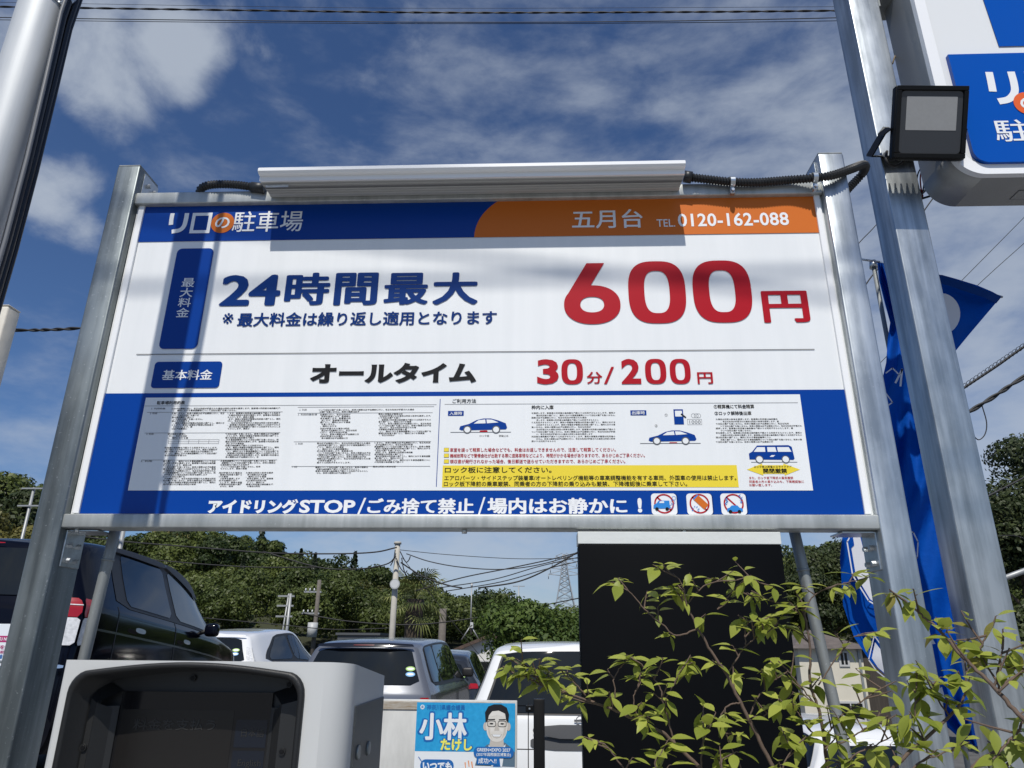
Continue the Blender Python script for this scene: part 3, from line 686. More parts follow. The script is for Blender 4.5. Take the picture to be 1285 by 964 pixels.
for x, y, w, h in ((1.66, .29, .07, .05),): 
    b.face([(x, y, z_), (x+w, y, z_), (x+w, y+h, z_), (x, y+h, z_)], M['grey_ink'])
    b.face([(x+.002, y+.002, z_-.0004), (x+w-.002, y+.002, z_-.0004), (x+w-.002, y+h-.002, z_-.0004), (x+.002, y+h-.002, z_-.0004)], mat('cabinet_aluminium', (.55, .555, .55)))
b.face([(1.705, .315, z_-.0008), (1.725, .315, z_-.0008), (1.725, .332, z_-.0008), (1.705, .332, z_-.0008)], M['blue_text'])
b.build('rating_plate', body)
for zc in (at(1120, 22, .4).z, 3.9):
    b = MB()
    b.box((XB-.0, .30, zc-.004), (CXL+.02, .41, zc+.004), M['galv_dull'], .001, 1); b.box((XB+.0, .302, zc-.05), (XB+.006, .408, zc-.0045), M['galv_dull'], .001, 1); b.build('mounting_bracket', cab)
rw = mat('red_wire', (.4, .02, .02), .5); ww = mat('pale_wire', (.6, .6, .58), .5)
for i, mm_ in enumerate((M['rubber'], rw, M['rubber'], ww, M['rubber'])):
    b = MB(); o = i*2.2
    b.tube(catmull([at(1160+o, 204, .42), at(1152+o*1.6, 218, .42), at(1151+o*1.9, 232, .43), at(1158-o*.3, 246, .43), at(1153+o*.3, 252, .42)], 5), .0023, mm_, 6); b.build('supply_wire', cab)
b = MB(); b.tube([at(1131, 36, .41), at(1128, 56, .39), at(1120, 80, .36)], .003, mat('tie_wire', (.35, .27, .17), .7), 6); b.build('tie_wire', cab)

# round pole at the left, close to the camera
rpx, rpy = -.815, -.58
rp_ = thing('round_steel_pole', 'round brushed steel pole at the left edge with black cables strapped down its side', 'pole', (rpx, rpy, 0))
b = MB(); b.tube([(rpx, rpy, 0), (rpx, rpy, 1.4), (rpx, rpy, 2.8), (rpx, rpy, 4.4)], .043, M['galv_round'], 40); b.build('shaft', rp_)
zc = at(80, 8, rpy).z
b = MB(); ang = [R(a) for a in range(0, 361, 12)]
for a, c in zip(ang, ang[1:]):
    P_ = lambda t, z, r=.045: (rpx+r*math.cos(t), rpy+r*math.sin(t), z)
    b.face([P_(a, zc-.008), P_(c, zc-.008), P_(c, zc+.008), P_(a, zc+.008)], M['zinc'], True)
b.tube([(rpx+.046, rpy-.01, zc-.012), (rpx+.064, rpy-.012, zc+.012)], .008, M['zinc'], 8); b.build('strap', rp_)
cab_m = mat('black_cable', (.014, .014, .016), .32, noise=.1); cab_g = mat('grey_cable', (.16, .165, .175), .4)
zt_ = 4.4
for i, (dx, dy, r, mm_, sag) in enumerate(((.053, -.012, .0075, cab_m, .022), (.0545, .004, .0062, cab_m, .016), (.058, -.024, .0035, cab_g, .026), (.051, .016, .0045, cab_m, .02))):
    pts = []
    for k in range(25):
        t = k/24; z = .3+(zt_-.3)*t; u = (z-1.2)/(zc-1.2)
        bow = sag*math.sin(math.pi*min(1, max(0, u)))**1.2 if z < zc else .022*min(1, (z-zc)*3)+.004*math.sin((z-zc)*4)
        pts.append((rpx+dx+bow*1., rpy+dy-bow*.15, z))
    b = MB(); b.tube(pts, r, mm_, 10); b.build('cable', rp_)
# beige post behind it
c = at(11, 384, -.2); bp_ = thing('beige_post', 'short square beige post at the left edge beside the round steel pole', 'post', (c.x-.05, -.18, 0))
b = MB(); b.box((c.x-.098, -.2, 0), (c.x, -.16, c.z), mat('beige_coating', (.60, .57, .50), .6, noise=.06, nscale=14, bump=.1), .004, 2); b.build('shaft', bp_)
b = MB(); b.box((c.x-.0985, -.2005, c.z+.0005), (c.x+.0005, -.1595, c.z+.004), mat('beige_coating', (.6, .57, .5)), .002, 1); b.build('cap', bp_)

# blue banner flag
fy = .72
fg = thing('banner_flag', 'crumpled royal blue banner flag with white letters, hanging behind the galvanised posts', 'flag', (1.5, fy, 0))
cloth = mat('blue_polyester', (.0, .075, .42), .75, spec=.12, noise=.06, nscale=30, bump=.2, bscale=60)
clw = mat('banner_white', (.62, .64, .70), .6, spec=.2)
t_n = cloth.node_tree; pb_n = t_n.nodes['Principled BSDF']; tr_n = t_n.nodes.new('ShaderNodeBsdfTranslucent'); tr_n.inputs['Color'].default_value = (.0, .09, .5, 1)
mx_n = t_n.nodes.new('ShaderNodeMixShader'); mx_n.inputs[0].default_value = .3; t_n.links.new(pb_n.outputs[0], mx_n.inputs[1]); t_n.links.new(tr_n.outputs[0], mx_n.inputs[2]); t_n.links.new(mx_n.outputs[0], t_n.nodes['Material Output'].inputs[0])
def sheet(rows, nu, yf, m, name, parent, th=.0):
    """rows: (py, left px, right px); the cloth between two edges with folds running down it"""
    V, Fc = [], []
    rr = []
    for (ya, la, ra), (yb, lb, rb) in zip(rows, rows[1:]):
        k = max(2, int((yb-ya)/7))
        for j in range(k): t = j/k; rr.append((ya+(yb-ya)*t, la+(lb-la)*t, ra+(rb-ra)*t))
    rr.append(rows[-1])
    for i, (y, l, r) in enumerate(rr):
        for j in range(nu+1):
            u = j/nu; x = l+(r-l)*u
            V.append(at(x, y, yf(u, y)))
    for i in range(len(rr)-1):
        for j in range(nu): a = i*(nu+1)+j; Fc.append((a, a+nu+1, a+nu+2, a+1))
    me = bpy.data.meshes.new(name); me.from_pydata(V, [], Fc); me.materials.append(m)
    for p in me.polygons: p.use_smooth = True
    return link(name, me, parent)
mainrows = [(330, 1101, 1109), (352, 1103, 1118), (380, 1110, 1136), (405, 1117, 1160), (425, 1114, 1175), (455, 1112, 1188), (490, 1104, 1196), (540, 1104, 1195), (600, 1106, 1200), (640, 1085, 1200), (668, 1058, 1205), (700, 1054, 1208), (760, 1058, 1214), (800, 1072, 1218), (830, 1092, 1220), (848, 1112, 1222), (880, 1140, 1224), (905, 1180, 1226), (936, 1215, 1228)]
yf = lambda u, y: fy+.04*math.sin(u*7+y*.021+math.sin(y*.013)*1.2)+.02*math.sin(u*19+y*.03)+.04*u
mn = sheet(mainrows, 26, yf, cloth, 'cloth', fg)
toprows = [(345, 1150, 1182), (350, 1150, 1200), (358, 1152, 1226), (366, 1153, 1245), (372, 1155, 1256), (380, 1157, 1250), (400, 1162, 1233), (420, 1168, 1216), (442, 1173, 1198)]
yf2 = lambda u, y: fy+.02+.03*math.sin((u*40+y)*.07)+.012*math.sin(u*11-y*.05)
sheet(toprows, 18, yf2, cloth, 'folded_corner', fg)
hemrows = [(340, 1150, 1172), (346, 1152, 1186), (353, 1154, 1208), (360, 1156, 1232), (366, 1158, 1249), (372, 1246, 1257)]
b = MB()
em = mat('banner_hem', (.0, .035, .20), .6, spec=.2)
pts1 = [at(1160, 340+0, fy-.03), at(1182, 345.5, fy-.03), at(1218, 357, fy-.03), at(1247, 368, fy-.028), at(1257, 372.5, fy-.02)]
pts2 = [at(1160, 352, fy-.03), at(1182, 356, fy-.03), at(1215, 367, fy-.03), at(1236, 374, fy-.028), at(1250, 381, fy-.02)]
for i in range(4): b.face([pts1[i], pts1[i+1], pts2[i+1], pts2[i]], em, True)
b.build('hem', fg, recalc=False)
b = MB(); pts = [at(1166, 366, fy-.045)]+[at(1181+24*math.sin(R(a)), 394-26*math.cos(R(a)), fy-.047) for a in range(-10, 150, 12)]+[at(1178, 425, fy-.045)]
b.face(pts, clw); 
def outl(poly, wpx, m, dy, close=True):
    P_ = poly+[poly[0]] if close else poly
    for (x0, y0), (x1, y1) in zip(P_, P_[1:]):
        L_ = math.hypot(x1-x0, y1-y0); nx, ny = -(y1-y0)/L_*wpx/2, (x1-x0)/L_*wpx/2; ex, ey = (x1-x0)/L_*wpx*.4, (y1-y0)/L_*wpx*.4
        Y_ = fy-.105+dy
        b.face([at(x0+nx-ex, y0+ny-ey, Y_), at(x1+nx+ex, y1+ny+ey, Y_), at(x1-nx+ex, y1-ny+ey, Y_), at(x0-nx-ex, y0-ny-ey, Y_)], m)
def fillp(poly, m, dy): b.face([at(x, y, fy-.105+dy) for x, y in poly], m)
b.build('white_disc', fg, recalc=False)
b = MB()
bd = [(1066, 674), (1078, 668), (1086, 700), (1102, 735), (1106, 762), (1092, 752), (1074, 722)]
outl([(1063, 680), (1070, 668), (1082, 668), (1090, 700), (1110, 730), (1110, 766), (1090, 754), (1070, 722)], 1.6, clw, -.002); fillp(bd, clw, -.001)
fillp([(1066, 674), (1070, 672), (1072, 684), (1068, 688)], cloth, -.003)
b.build('letter', fg, recalc=False)
b = MB()
outl([(1093, 700), (1107, 712), (1110, 690)], 1.4, clw, -.002)
b.build('letter', fg, recalc=False)
b = MB()
fillp([(1098, 806), (1112, 824), (1116, 850), (1102, 838), (1094, 826)], clw, -.001); outl([(1097, 798), (1120, 828), (1120, 858), (1100, 842), (1090, 828)], 1.4, clw, -.002)
b.build('letter', fg, recalc=False)
b = MB()
outl([(1128, 667), (1146, 668), (1152, 680), (1151, 700), (1138, 700), (1128, 696)], 1.6, clw, -.002); outl([(1134, 678), (1143, 678), (1143, 690), (1134, 690)], 1.6, clw, -.003)
b.build('letter', fg, recalc=False)
b = MB()
fillp([(1160, 792), (1168, 798), (1174, 808), (1166, 809), (1160, 806)], clw, -.001)
b.build('letter', fg, recalc=False)
b = MB()
fillp([(1174, 868), (1182, 862), (1186, 876), (1180, 892), (1176, 880)], clw, -.001)
b.build('letter', fg, recalc=False)
b = MB()
outl([(1112, 468), (1120, 462), (1128, 470)], 1.5, clw, -.002, False); outl([(1124, 480), (1132, 464), (1130, 484)], 2.5, clw, -.002, False)
b.build('letter', fg, recalc=False)
b = MB()
outl([(1112, 494), (1120, 505), (1110, 512)], 1.5, clw, -.002, False)
b.build('letter', fg, recalc=False)
b = MB(); t_ = at(1102, 322, fy); 
b.tube([(t_.x+.045, fy+.13, 0), (t_.x+.045, fy+.13, t_.z+.03)], .008, M['galv_dull'], 12); b.tube([(t_.x+.045, fy+.13, t_.z+.025), (t_.x+.045, fy+.13, t_.z+.055)], [.016, .012], M['zinc'], 12); b.build('flagpole', fg)
b = MB(); b.tube([at(1077, 325, fy), at(1104, 329, fy)], .004, M['zinc'], 8); b.tube([at(1104, 329, fy), at(1258, 373, fy)], .004, M['zinc'], 8); b.build('top_rod', fg)

# ================================================================== payment machine
mx0, mx1, my0, my1 = -.672, -.158, -.30, -.004
mzt = at(83, 828, my0).z; mzb = 1.131
pm = thing('payment_machine', 'pale grey coin parking payment machine with a dark hooded screen, standing below the fee sign', 'machine', ((mx0+mx1)/2, -.15, 0))
sm = mat('machine_shell', (.54, .55, .545), .42, noise=.02, nscale=3, bump=.03, bscale=500)
dk = mat('machine_dark_plastic', (.010, .0105, .011), .5, bump=.1, bscale=600)
dk2 = mat('machine_bezel', (.017, .0175, .018), .42, bump=.08, bscale=700)
# plan outline with rounded front corners; the roof falls to the rear
pl = [(mx0, my1), (mx0, my0+.006)]+[(mx0+.006-.006*math.cos(R(a)), my0+.006-.006*math.sin(R(a))) for a in range(15, 91, 15)]+[(mx1-.045+.045*math.sin(R(a)), my0+.045-.045*math.cos(R(a))) for a in range(0, 91, 10)]+[(mx1, my1)]
roof = lambda y: mzt+(mzb-mzt)*(y-my0)/(my1-my0)
# opening in the front
ox0, ox1 = at(93, 838, my0).x, at(386, 838, my0).x; ozt = at(240, 826.5+6, my0).z; oz0 = .62
b = MB()
ring = [(x, y) for x, y in pl]
n = len(ring); top = [b.b.verts.new((x, y, roof(y))) for x, y in ring]; bot = [b.b.verts.new((x, y, .1)) for x, y in ring]; i_ = b.mi(sm)
for k in range(n):
    a, c = ring[k], ring[(k+1) % n]
    if abs(a[1]-my0) < 1e-6 and abs(c[1]-my0) < 1e-6: continue
    f = b.b.faces.new((top[k], top[(k+1) % n], bot[(k+1) % n], bot[k])); f.material_index = i_; f.smooth = 2 <= k < n-2
f = b.b.faces.new([b.b.verts.new(v.co) for v in top]); f.material_index = i_; b.b.faces.new(bot[::-1]).material_index = i_
# front face as a frame round the opening (arched top)
fx0, fx1 = mx0+.006, mx1-.045
arch = [(ox0, oz0), (ox0, ozt-.05)]+[(ox0+.035-.035*math.cos(R(a)), ozt-.05+.038*math.sin(R(a))) for a in range(15, 91, 15)]
mid = [(ox0+.035+(ox1-ox0-.07)*t, ozt-.012+.014*math.sin(math.pi*t)) for t in [i/14 for i in range(1, 14)]]
arch = arch+mid+[(ox1-.035+.035*math.sin(R(a)), ozt-.05+.038*math.cos(R(a))) for a in range(0, 91, 15)]+[(ox1, oz0)]
outer = [(fx0, .1)]+[None]*(len(arch)-2)+[(fx1, .1)]
fv = [b.b.verts.new((x, my0, z)) for x, z in arch]
# outer boundary sampled to pair with the arch
na = len(arch); ov = []
for k, (x, z) in enumerate(arch):
    t = (x-ox0)/(ox1-ox0)
    ov.append((fx0, oz0) if k == 0 else (fx1, oz0) if k == na-1 else (fx0, mzt) if k == 1 else (fx1, mzt) if k == na-2 else (fx0+(fx1-fx0)*(.02+.96*t), mzt))
ov = [b.b.verts.new((x, my0, z)) for x, z in ov]
for k in range(na-1): b.b.faces.new([fv[k], fv[k+1], ov[k+1], ov[k]]).material_index = i_
b.box((fx0, my0, .1), (fx1, my0+.002, oz0-.001), sm)
b.build('shell', pm)
# hood and bezel: arch profile going 7 cm into the cabinet
b = MB()
def inset(P_, k): cx = (ox0+ox1)/2; cz = (oz0+ozt)/2; return [(cx+(x-cx)*(1-k/(ox1-ox0)*2), z-k if z > cz else z+k) for x, z in P_]
loops = [(my0-.006, arch), (my0-.010, inset(arch, .004)), (my0-.006, inset(arch, .010)), (my0+.075, inset(arch, .018))]
rings = [[b.b.verts.new((x, y, z)) for x, z in P_] for y, P_ in loops]; i_ = b.mi(dk)
base_r = [b.b.verts.new((x, my0+.001, z)) for x, z in arch]
for A_, B_ in zip([base_r]+rings, rings):
    for k in range(len(arch)-1): f = b.b.faces.new((A_[k], A_[k+1], B_[k+1], B_[k])); f.material_index = i_; f.smooth = True
f = b.b.faces.new(rings[-1]); f.material_index = b.mi(dk2)
b.build('screen_hood', pm)
by = my0+.072
sx0, sx1 = at(146, 880, by-.02).x, at(338, 880, by-.02).x; szt = at(240, 869, by-.02).z
# slanted side cheeks and head of the bezel, screen set back between them
for s_, xo, xi in ((-1, ox0+.02, sx0), (1, ox1-.02, sx1)):
    b = MB()
    b.face([(xo, by-.030, ozt-.075), (xi, by-.03+.024, ozt-.075), (xi, by-.03+.024, oz0+.02), (xo, by-.03, oz0+.02)], dk2)
    xm = xi-s_*-.028
    b.face([(xm, by-.034, ozt-.068), (xm, by-.034, oz0+.02), (xi, by-.001, oz0+.02), (xi, by-.001, ozt-.085)], dk2)
    b.face([(xm, by-.0345, ozt-.068), (xo, by-.0345, ozt-.06), (xo, by-.0345, oz0+.02), (xm, by-.0345, oz0+.02)], dk2)
    b.face([(xm, by-.0345, ozt-.068), (xo, by-.0345, ozt-.06), (xo, by, ozt-.03), (xi, by-.001, ozt-.05)], dk)
    b.build('bezel_cheek', pm)
b = MB(); scr = mat('screen_glass', (.010, .010, .011), .06, spec=.55)
b.box((sx0, by-.004, oz0+.05), (sx1, by-.001, szt), scr); sc_ = b.build('screen', pm)
b = MB(); gh = mat('faint_screen_letters', (.026, .025, .024), .3); gb = mat('faint_screen_blue', (.008, .011, .019), .2); gr_ = mat('faint_screen_panel', (.011, .010, .0095), .2)
zc1, zc2 = at(200, 902, by-.005).z, at(200, 916, by-.005).z
x_, x2_ = at(205, 910, by-.005).x, at(272, 910, by-.005).x
b.flat([(sx0+.005, oz0+.06), (at(292, 910, by-.005).x, oz0+.06), (at(292, 910, by-.005).x, szt-.03), (sx0+.005, szt-.03)], by-.0045, gr_)
xb = at(296, 910, by-.005).x
for k in range(2): b.flat([(xb, zc1-.045-.05*k), (sx1-.004, zc1-.045-.05*k), (sx1-.004, zc1+.0-.05*k), (xb, zc1+.0-.05*k)], by-.0045, gb)
for k in range(2): put(b, ('日本語', 'English')[k], xb+.012, sx1-.008, zc1-.028-.05*k, zc1-.014-.05*k, by-.0052, gh)
for w_, zz in (('料金を支払う', 0),): put(b, w_, at(168, 910, by-.005).x, at(270, 910, by-.005).x, zc2, zc1, by-.0052, gh, .02)
b.build('screen_lettering', sc_)
for x, z in ((at(105, 938, by-.035).x, at(105, 938, by-.035).z), (at(354, 943, by-.035).x, at(354, 943, by-.035).z), (at(120, 858, by).x, at(120, 858, by).z), (at(242, 851, by).x, at(242, 851, by).z), (at(363, 859, by).x, at(363, 859, by).z)):
    b = MB(); yy = by-.036 if z < ozt-.06 else by-.0005
    b.tube([(x, yy+.002, z), (x, yy-.002, z)], .006, dk, 12); b.tube([(x, yy-.0022, z), (x, yy-.003, z)], [.0042, .0036], M['black_ink'], 10); b.build('screw', pm)
b = MB(); zz1 = at(437, 886, my0+.05).z; b.box((mx1-.0005, my0+.052, .3), (mx1+.0025, my1-.004, zz1), mat('machine_grey_panel', (.055, .06, .062), .45, bump=.1, bscale=500), .001, 1); sp_ = b.build('side_panel', pm)
for px_, py_, y_ in ((444, 944, my0+.09), (461, 939, my0+.17)):
    c = at(px_, py_, y_); b = MB(); b.tube([(mx1+.002, y_, c.z), (mx1+.006, y_, c.z)], [.013, .011], M['galv_dark'], 16); b.build('side_lock', sp_)
b = MB(); b.box((mx0+.02, my0+.02, .0), (mx1-.02, my1-.02, .099), dk, .004, 1); b.build('plinth', pm)

# ================================================================== fence, notice board, poster
FY = 1.35
fnc = thing('mesh_fence', 'black wire mesh fence with a square post, beside the white estate car', 'fence', (.2, FY, 0))
fm_ = M['black_plastic']
pc = at(676, 884, FY); fzt = at(676, 881, FY).z
x0, x1 = at(669.5, 900, FY).x, at(683.5, 900, FY).x
b = MB(); b.box((x0, FY, 0), (x1, FY+(x1-x0), fzt+.01), fm_, .003, 2); b.build('post', fnc)
b = MB(); b.box((x0-.03, FY-.006, fzt-.035), (x0-.001, FY+.02, fzt-.012), fm_, .002, 1); b.tube([(x0-.015, FY-.01, fzt-.023), (x0-.015, FY-.006, fzt-.023)], .004, M['zinc'], 6); b.build('clamp', fnc)
b = MB(); fz = fzt-.015; xs = [x0-.02-k*.05 for k in range(24)]
for k, x in enumerate(xs): b.tube([(x, FY+.01, .05), (x, FY+.01, fz+.012)], .0019, fm_, 5)
for z in [fz-k*.15 for k in range(12)]: b.tube([(xs[-1], FY+.0138, z), (x0, FY+.0138, z)], .0019, fm_, 5)
b.build('wire_panel', fnc)
bx0, bx1, bzt_ = at(472, 885, FY-.03).x, at(649, 885, FY-.03).x, at(560, 878.5, FY-.03).z
nb = thing('notice_board', 'weathered white metal board on the mesh fence, holding the blue poster', 'board', ((bx0+bx1)/2, FY-.02, bzt_-.5))
wm = mat('weathered_white_paint', (.50, .505, .49), .6, col2=(.62, .625, .61), noise=.2, nscale=9, stretch=(1, 1, .3))
b = MB(); b.box((bx0, FY-.03, .25), (bx1, FY-.008, bzt_), wm, .003, 2); b.build('panel', nb)
b = MB(); b.box((bx0+.004, FY-.034, bzt_-.035), (bx1-.06, FY-.0302, bzt_-.006), mat('rusty_trim', (.50, .49, .45), .6, col2=(.26, .19, .12), noise=.1, nscale=60, stretch=(.4, 1, 3)), .001, 1); b.build('top_trim', nb)
# poster
qy = FY-.037
def Pz(px, py): v = at(px, py, qy); return v.x, v.z
pA, pB = Pz(523.5, 882), Pz(646.5, 882); pxa, pxb = pA[0], pB[0]; pzt = at(585, 882, qy).z; ppx = (pxb-pxa)/123.
po = thing('election_poster', 'blue and white election poster with a smiling man in glasses, taped to the white board', 'poster', ((pxa+pxb)/2, qy, pzt-.4))
def PB(xl, xr, yt, yb): return pxa+(xl-523.5)*ppx, pxa+(xr-523.5)*ppx, pzt-(yb-882)*ppx*.98, pzt-(yt-882)*ppx*.98
pblue = mat('poster_blue', (.02, .30, .62), .35, noise=.06, nscale=60, col2=(.03, .37, .70)); pdb = mat('poster_deep_blue', (.01, .13, .42), .4); pwh = mat('poster_white', (.74, .78, .82), .4)
b = MB(); b.box((pxa, qy, pzt-.62), (pxb, qy+.002, pzt), pwh)
sheet_ = b.build('paper', po)
b = MB(); a, c, z0, z1 = PB(523.5, 646.5, 882, 938); b.flat([(a, z0), (c, z0), (c, z1), (a, z1)], qy-.0004, pblue)
cc = PB(527, 534, 884, 891); b.flat(ell((cc[0]+cc[1])/2, (cc[2]+cc[3])/2, .008, .008, 20), qy-.0008, pwh); put(b, '県', (cc[0]+cc[1])/2-.005, (cc[0]+cc[1])/2+.005, (cc[2]+cc[3])/2-.005, (cc[2]+cc[3])/2+.005, qy-.0012, pdb)
put(b, '神奈川県議会議員', *PB(536, 584, 884.5, 891), qy-.0008, pdb, .03)
for (ch, bx) in (('小', (529, 557, 895, 924.5)), ('林', (558.5, 586, 894.5, 924.5))):
    put(b, ch, *PB(bx[0]-1.2, bx[1]+1.2, bx[2]-1, bx[3]+1.2), qy-.0008, pdb, .13); put(b, ch, *PB(*bx), qy-.0012, pwh, .055)
put(b, 'たけし', *PB(553.5, 595.5, 922.5, 938), qy-.0014, pdb, .09); put(b, 'たけし', *PB(555, 594, 923.5, 937), qy-.0019, mat('poster_yellow', (.82, .80, .14), .4), .04)
a, c, z0, z1 = PB(531, 572, 947, 961); b.flat(rrect(a, z0, c, z1, (z1-z0)*.48), qy-.0008, pdb); b.flat([(c-.006, z0+.006), (c+.008, z0-.003), (c-.014, z0+.001)], qy-.0008, pdb)
put(b, 'いつでも', *PB(534, 570, 949.5, 959), qy-.0012, pwh, .05)
po_or = mat('poster_orange', (.75, .30, .12), .4)
for k, (x, y) in enumerate(((585, 950), (589, 948), (593, 949))): a, c, z0, z1 = PB(x, x+2.4, y, y+6.5); b.flat([(a, z1), (a+.0045, z1+.0015), (c+.001*(k-1), z0), (c-.003, z0-.001)], qy-.0008, po_or)
for (x, y) in ((528, 944), (530, 946.5), (527.5, 963)): a, c, z0, z1 = PB(x, x+3, y, y+3.5); b.flat([(a, z1-.002), (a+.002, z1), (c, z0+.002), (c-.002, z0)], qy-.0008, pdb)
put(b, '自民党', *PB(585.5, 622, 960, 972), qy-.0008, M['black_ink'], .05)
put(b, 'いつまでも', *PB(534, 575, 966, 976), qy-.0012, pdb, .04)
b.build('poster_lettering', sheet_)
b = MB()
fcx = pxa+(624-523.5)*ppx
def E(px, py, rx, ry, m, dy, e=None):
    x, _, z, _ = PB(px, px, py, py); b.flat(ell(x, z, rx*ppx, ry*ppx, 30) if e is None else sup(x, z, rx*ppx, ry*ppx, e, 40), qy-dy, m)
skin = mat('poster_skin', (.66, .64, .60), .4); skin3 = mat('poster_skin_shadow', (.56, .535, .49), .4); skin4 = mat('poster_skin_light', (.71, .69, .655), .4); skin2 = mat('poster_skin_tone', (.50, .47, .43), .4); hair_m = mat('poster_hair', (.012, .012, .015), .4); suit = mat('poster_suit', (.10, .16, .22), .4)
def PG(L_, m, dy): b.flat([(pxa+(x-523.5)*ppx, pzt-(y-882)*ppx*.98) for x, y in L_], qy-dy, m)
PG([(598, 953), (602, 938), (612, 930), (620, 927), (634, 927), (641, 932), (646.4, 938), (646.4, 954)], suit, .0008)
PG([(614, 930), (624, 938), (635, 929), (631, 954), (618, 954)], pwh, .0011); PG([(622, 939), (627, 939), (629, 954), (620, 954)], pdb, .0014)
PG([(617, 920), (632, 920), (633, 931), (624, 937), (615, 931)], skin2, .0014)
E(624, 907.5, 13.2, 18.5, skin, .0017, 2.3); PG([(612, 903), (616, 902), (615, 914), (619, 924), (613.5, 917)], skin3, .0019); PG([(636.5, 903), (633, 902), (633, 914), (629.5, 924), (635, 917)], skin3, .0019); PG([(616, 891.5), (632, 891), (633, 898), (624, 896), (615, 898)], skin4, .0019); PG([(617, 911), (621, 910), (620, 915), (616.5, 915)], skin4, .0019); PG([(627.5, 910), (631.5, 911), (631.5, 915), (628.5, 915)], skin4, .0019); E(609.8, 909, 2.6, 4.6, skin2, .0016); E(638.4, 909, 2.6, 4.6, skin2, .0016)
PG([(610, 905), (609, 893), (613, 886), (620, 883.4), (629, 883.4), (636, 887), (639, 895), (638, 905), (635.5, 902), (634, 894), (626, 890.5), (618, 891.5), (614, 896), (612.5, 903)], hair_m, .0021)
for s_ in (-1, 1):
    cx = 624+s_*6.6; PG([(cx-4.4, 900.6), (cx+4.4, 900.2), (cx+4.2, 901.5), (cx-4.2, 901.8)], hair_m, .0021)
    x, _, z, _ = PB(cx, cx, 905.8, 905.8); b.ring(sup(x, z, 5.3*ppx, 3.5*ppx, 4, 32), sup(x, z, 4.7*ppx, 2.9*ppx, 4, 32), qy-.0024, hair_m)
    E(cx, 905.8, 2.3, .9, hair_m, .0021)
PG([(623, 905), (625, 905), (627, 913.5), (621, 913.5)], skin2, .0020); PG([(617, 917.5), (631, 917.5), (628, 921.5), (624, 922.5), (620, 921.5)], skin2, .0020); PG([(618.4, 918), (629.6, 918), (627.5, 920.4), (620.5, 920.4)], pwh, .0023)
for s_ in (-1, 1): PG([(624+s_*9, 912), (624+s_*9.8, 912), (624+s_*8.6, 919), (624+s_*8, 919)], skin2, .0020)
a, c, z0, z1 = PB(596, 645, 932, 944.5); b.flat(rrect(a, z0, c, z1, (z1-z0)*.45), qy-.0027, pdb); a, c, z0, z1 = PB(600, 627, 943.5, 952); b.flat(rrect(a, z0, c, z1, .004), qy-.0026, pdb)
put(b, 'GREEN×EXPO 2027', *PB(600, 641, 933.5, 937.3), qy-.0031, pwh, .02); put(b, '(2027年国際園芸博覧会)', *PB(599.5, 641.5, 938.6, 943), qy-.0031, pwh, .02); put(b, '成功へ!!', *PB(602, 624, 944.6, 950.6), qy-.0031, pwh, .03)
b.build('portrait_print', sheet_)
# flyer board at the far left
qy2 = 2.55
f0, f1, fz1, fz0 = at(-14, 800, qy2).x, at(18, 800, qy2).x, at(8, 783, qy2).z, at(8, 836, qy2).z
ft = thing('flyer_board', 'white and magenta printed flyer board at the left edge, half hidden by the sign post', 'poster', ((f0+f1)/2, qy2, fz0))
b = MB(); b.box((f0-.35, qy2, fz0), (f1, qy2+.01, fz1), pwh, .001, 1); fb = b.build('sheet', ft)
b = MB(); mg = mat('print_magenta', (.42, .02, .14), .4)
def F2(xl, xr, yt, yb): return at(xl, (yt+yb)/2, qy2).x, at(xr, (yt+yb)/2, qy2).x, at(8, yb, qy2).z, at(8, yt, qy2).z
a, c, z0, z1 = F2(-30, 17, 798, 806); b.flat([(a, z0), (c, z0), (c, z1), (a, z1)], qy2-.001, mg); put(b, 'TU NEW', *F2(-2, 15.5, 800, 804), qy2-.002, pwh, .03)
put(b, '合を', *F2(-8, 6, 809.5, 815), qy2-.001, mg, .03); put(b, 'から期待', *F2(-12, 12, 816.5, 820.5), qy2-.001, mg, .02); put(b, '稽子', *F2(-2, 8, 821.5, 827), qy2-.001, pdb, .03); put(b, 'た協議会', *F2(-10, 10, 828.5, 832.5), qy2-.001, M['black_ink'], .02)
b.build('flyer_lettering', fb)
b = MB(); b.tube([((f0-.2), qy2+.03, 0), ((f0-.2), qy2+.03, fz1)], .012, M['galv_dull'], 10); b.build('stake', ft)
# ================================================================== ground
def smooth(a, b, x): t = min(1, max(0, (x-a)/(b-a))); return t*t*(3-2*t)
def gz(x, y):
    """the car park falls away behind the sign and towards the right"""
    left = .28-.055*(y-3); right = -.30-.95*smooth(2.2, 3.3, x)*smooth(3, 7, y)
    g = left+(right-left)*smooth(-3.0, -1.6, x)
    g *= smooth(.9, 2.6, y)
    g = g+( -1.0-g)*smooth(11, 18, y)
    return g if y > .9 else 0.
xs = [-900, -300, -120, -60, -30, -15, -9]+[-8+.4*i for i in range(36)]+[7, 9, 15, 30, 60, 120, 300, 900]
ys = [-900, -300, -100, -40, -15, -6, -3, -1, 0, .5]+[.8+.4*i for i in range(46)]+[20, 25, 35, 60, 120, 300, 900, 1500]
V = [(x, y, gz(x, y)) for y in ys for x in xs]; nx = len(xs)
Fc = [(j*nx+i, j*nx+i+1, (j+1)*nx+i+1, (j+1)*nx+i) for j in range(len(ys)-1) for i in range(nx-1)]
me = bpy.data.meshes.new('ground'); me.from_pydata(V, [], Fc)
me.materials.append(mat('asphalt', (.10, .10, .098), .85, noise=.25, nscale=3, bump=.4, bscale=160))
tag(link('ground', me), kind='structure')
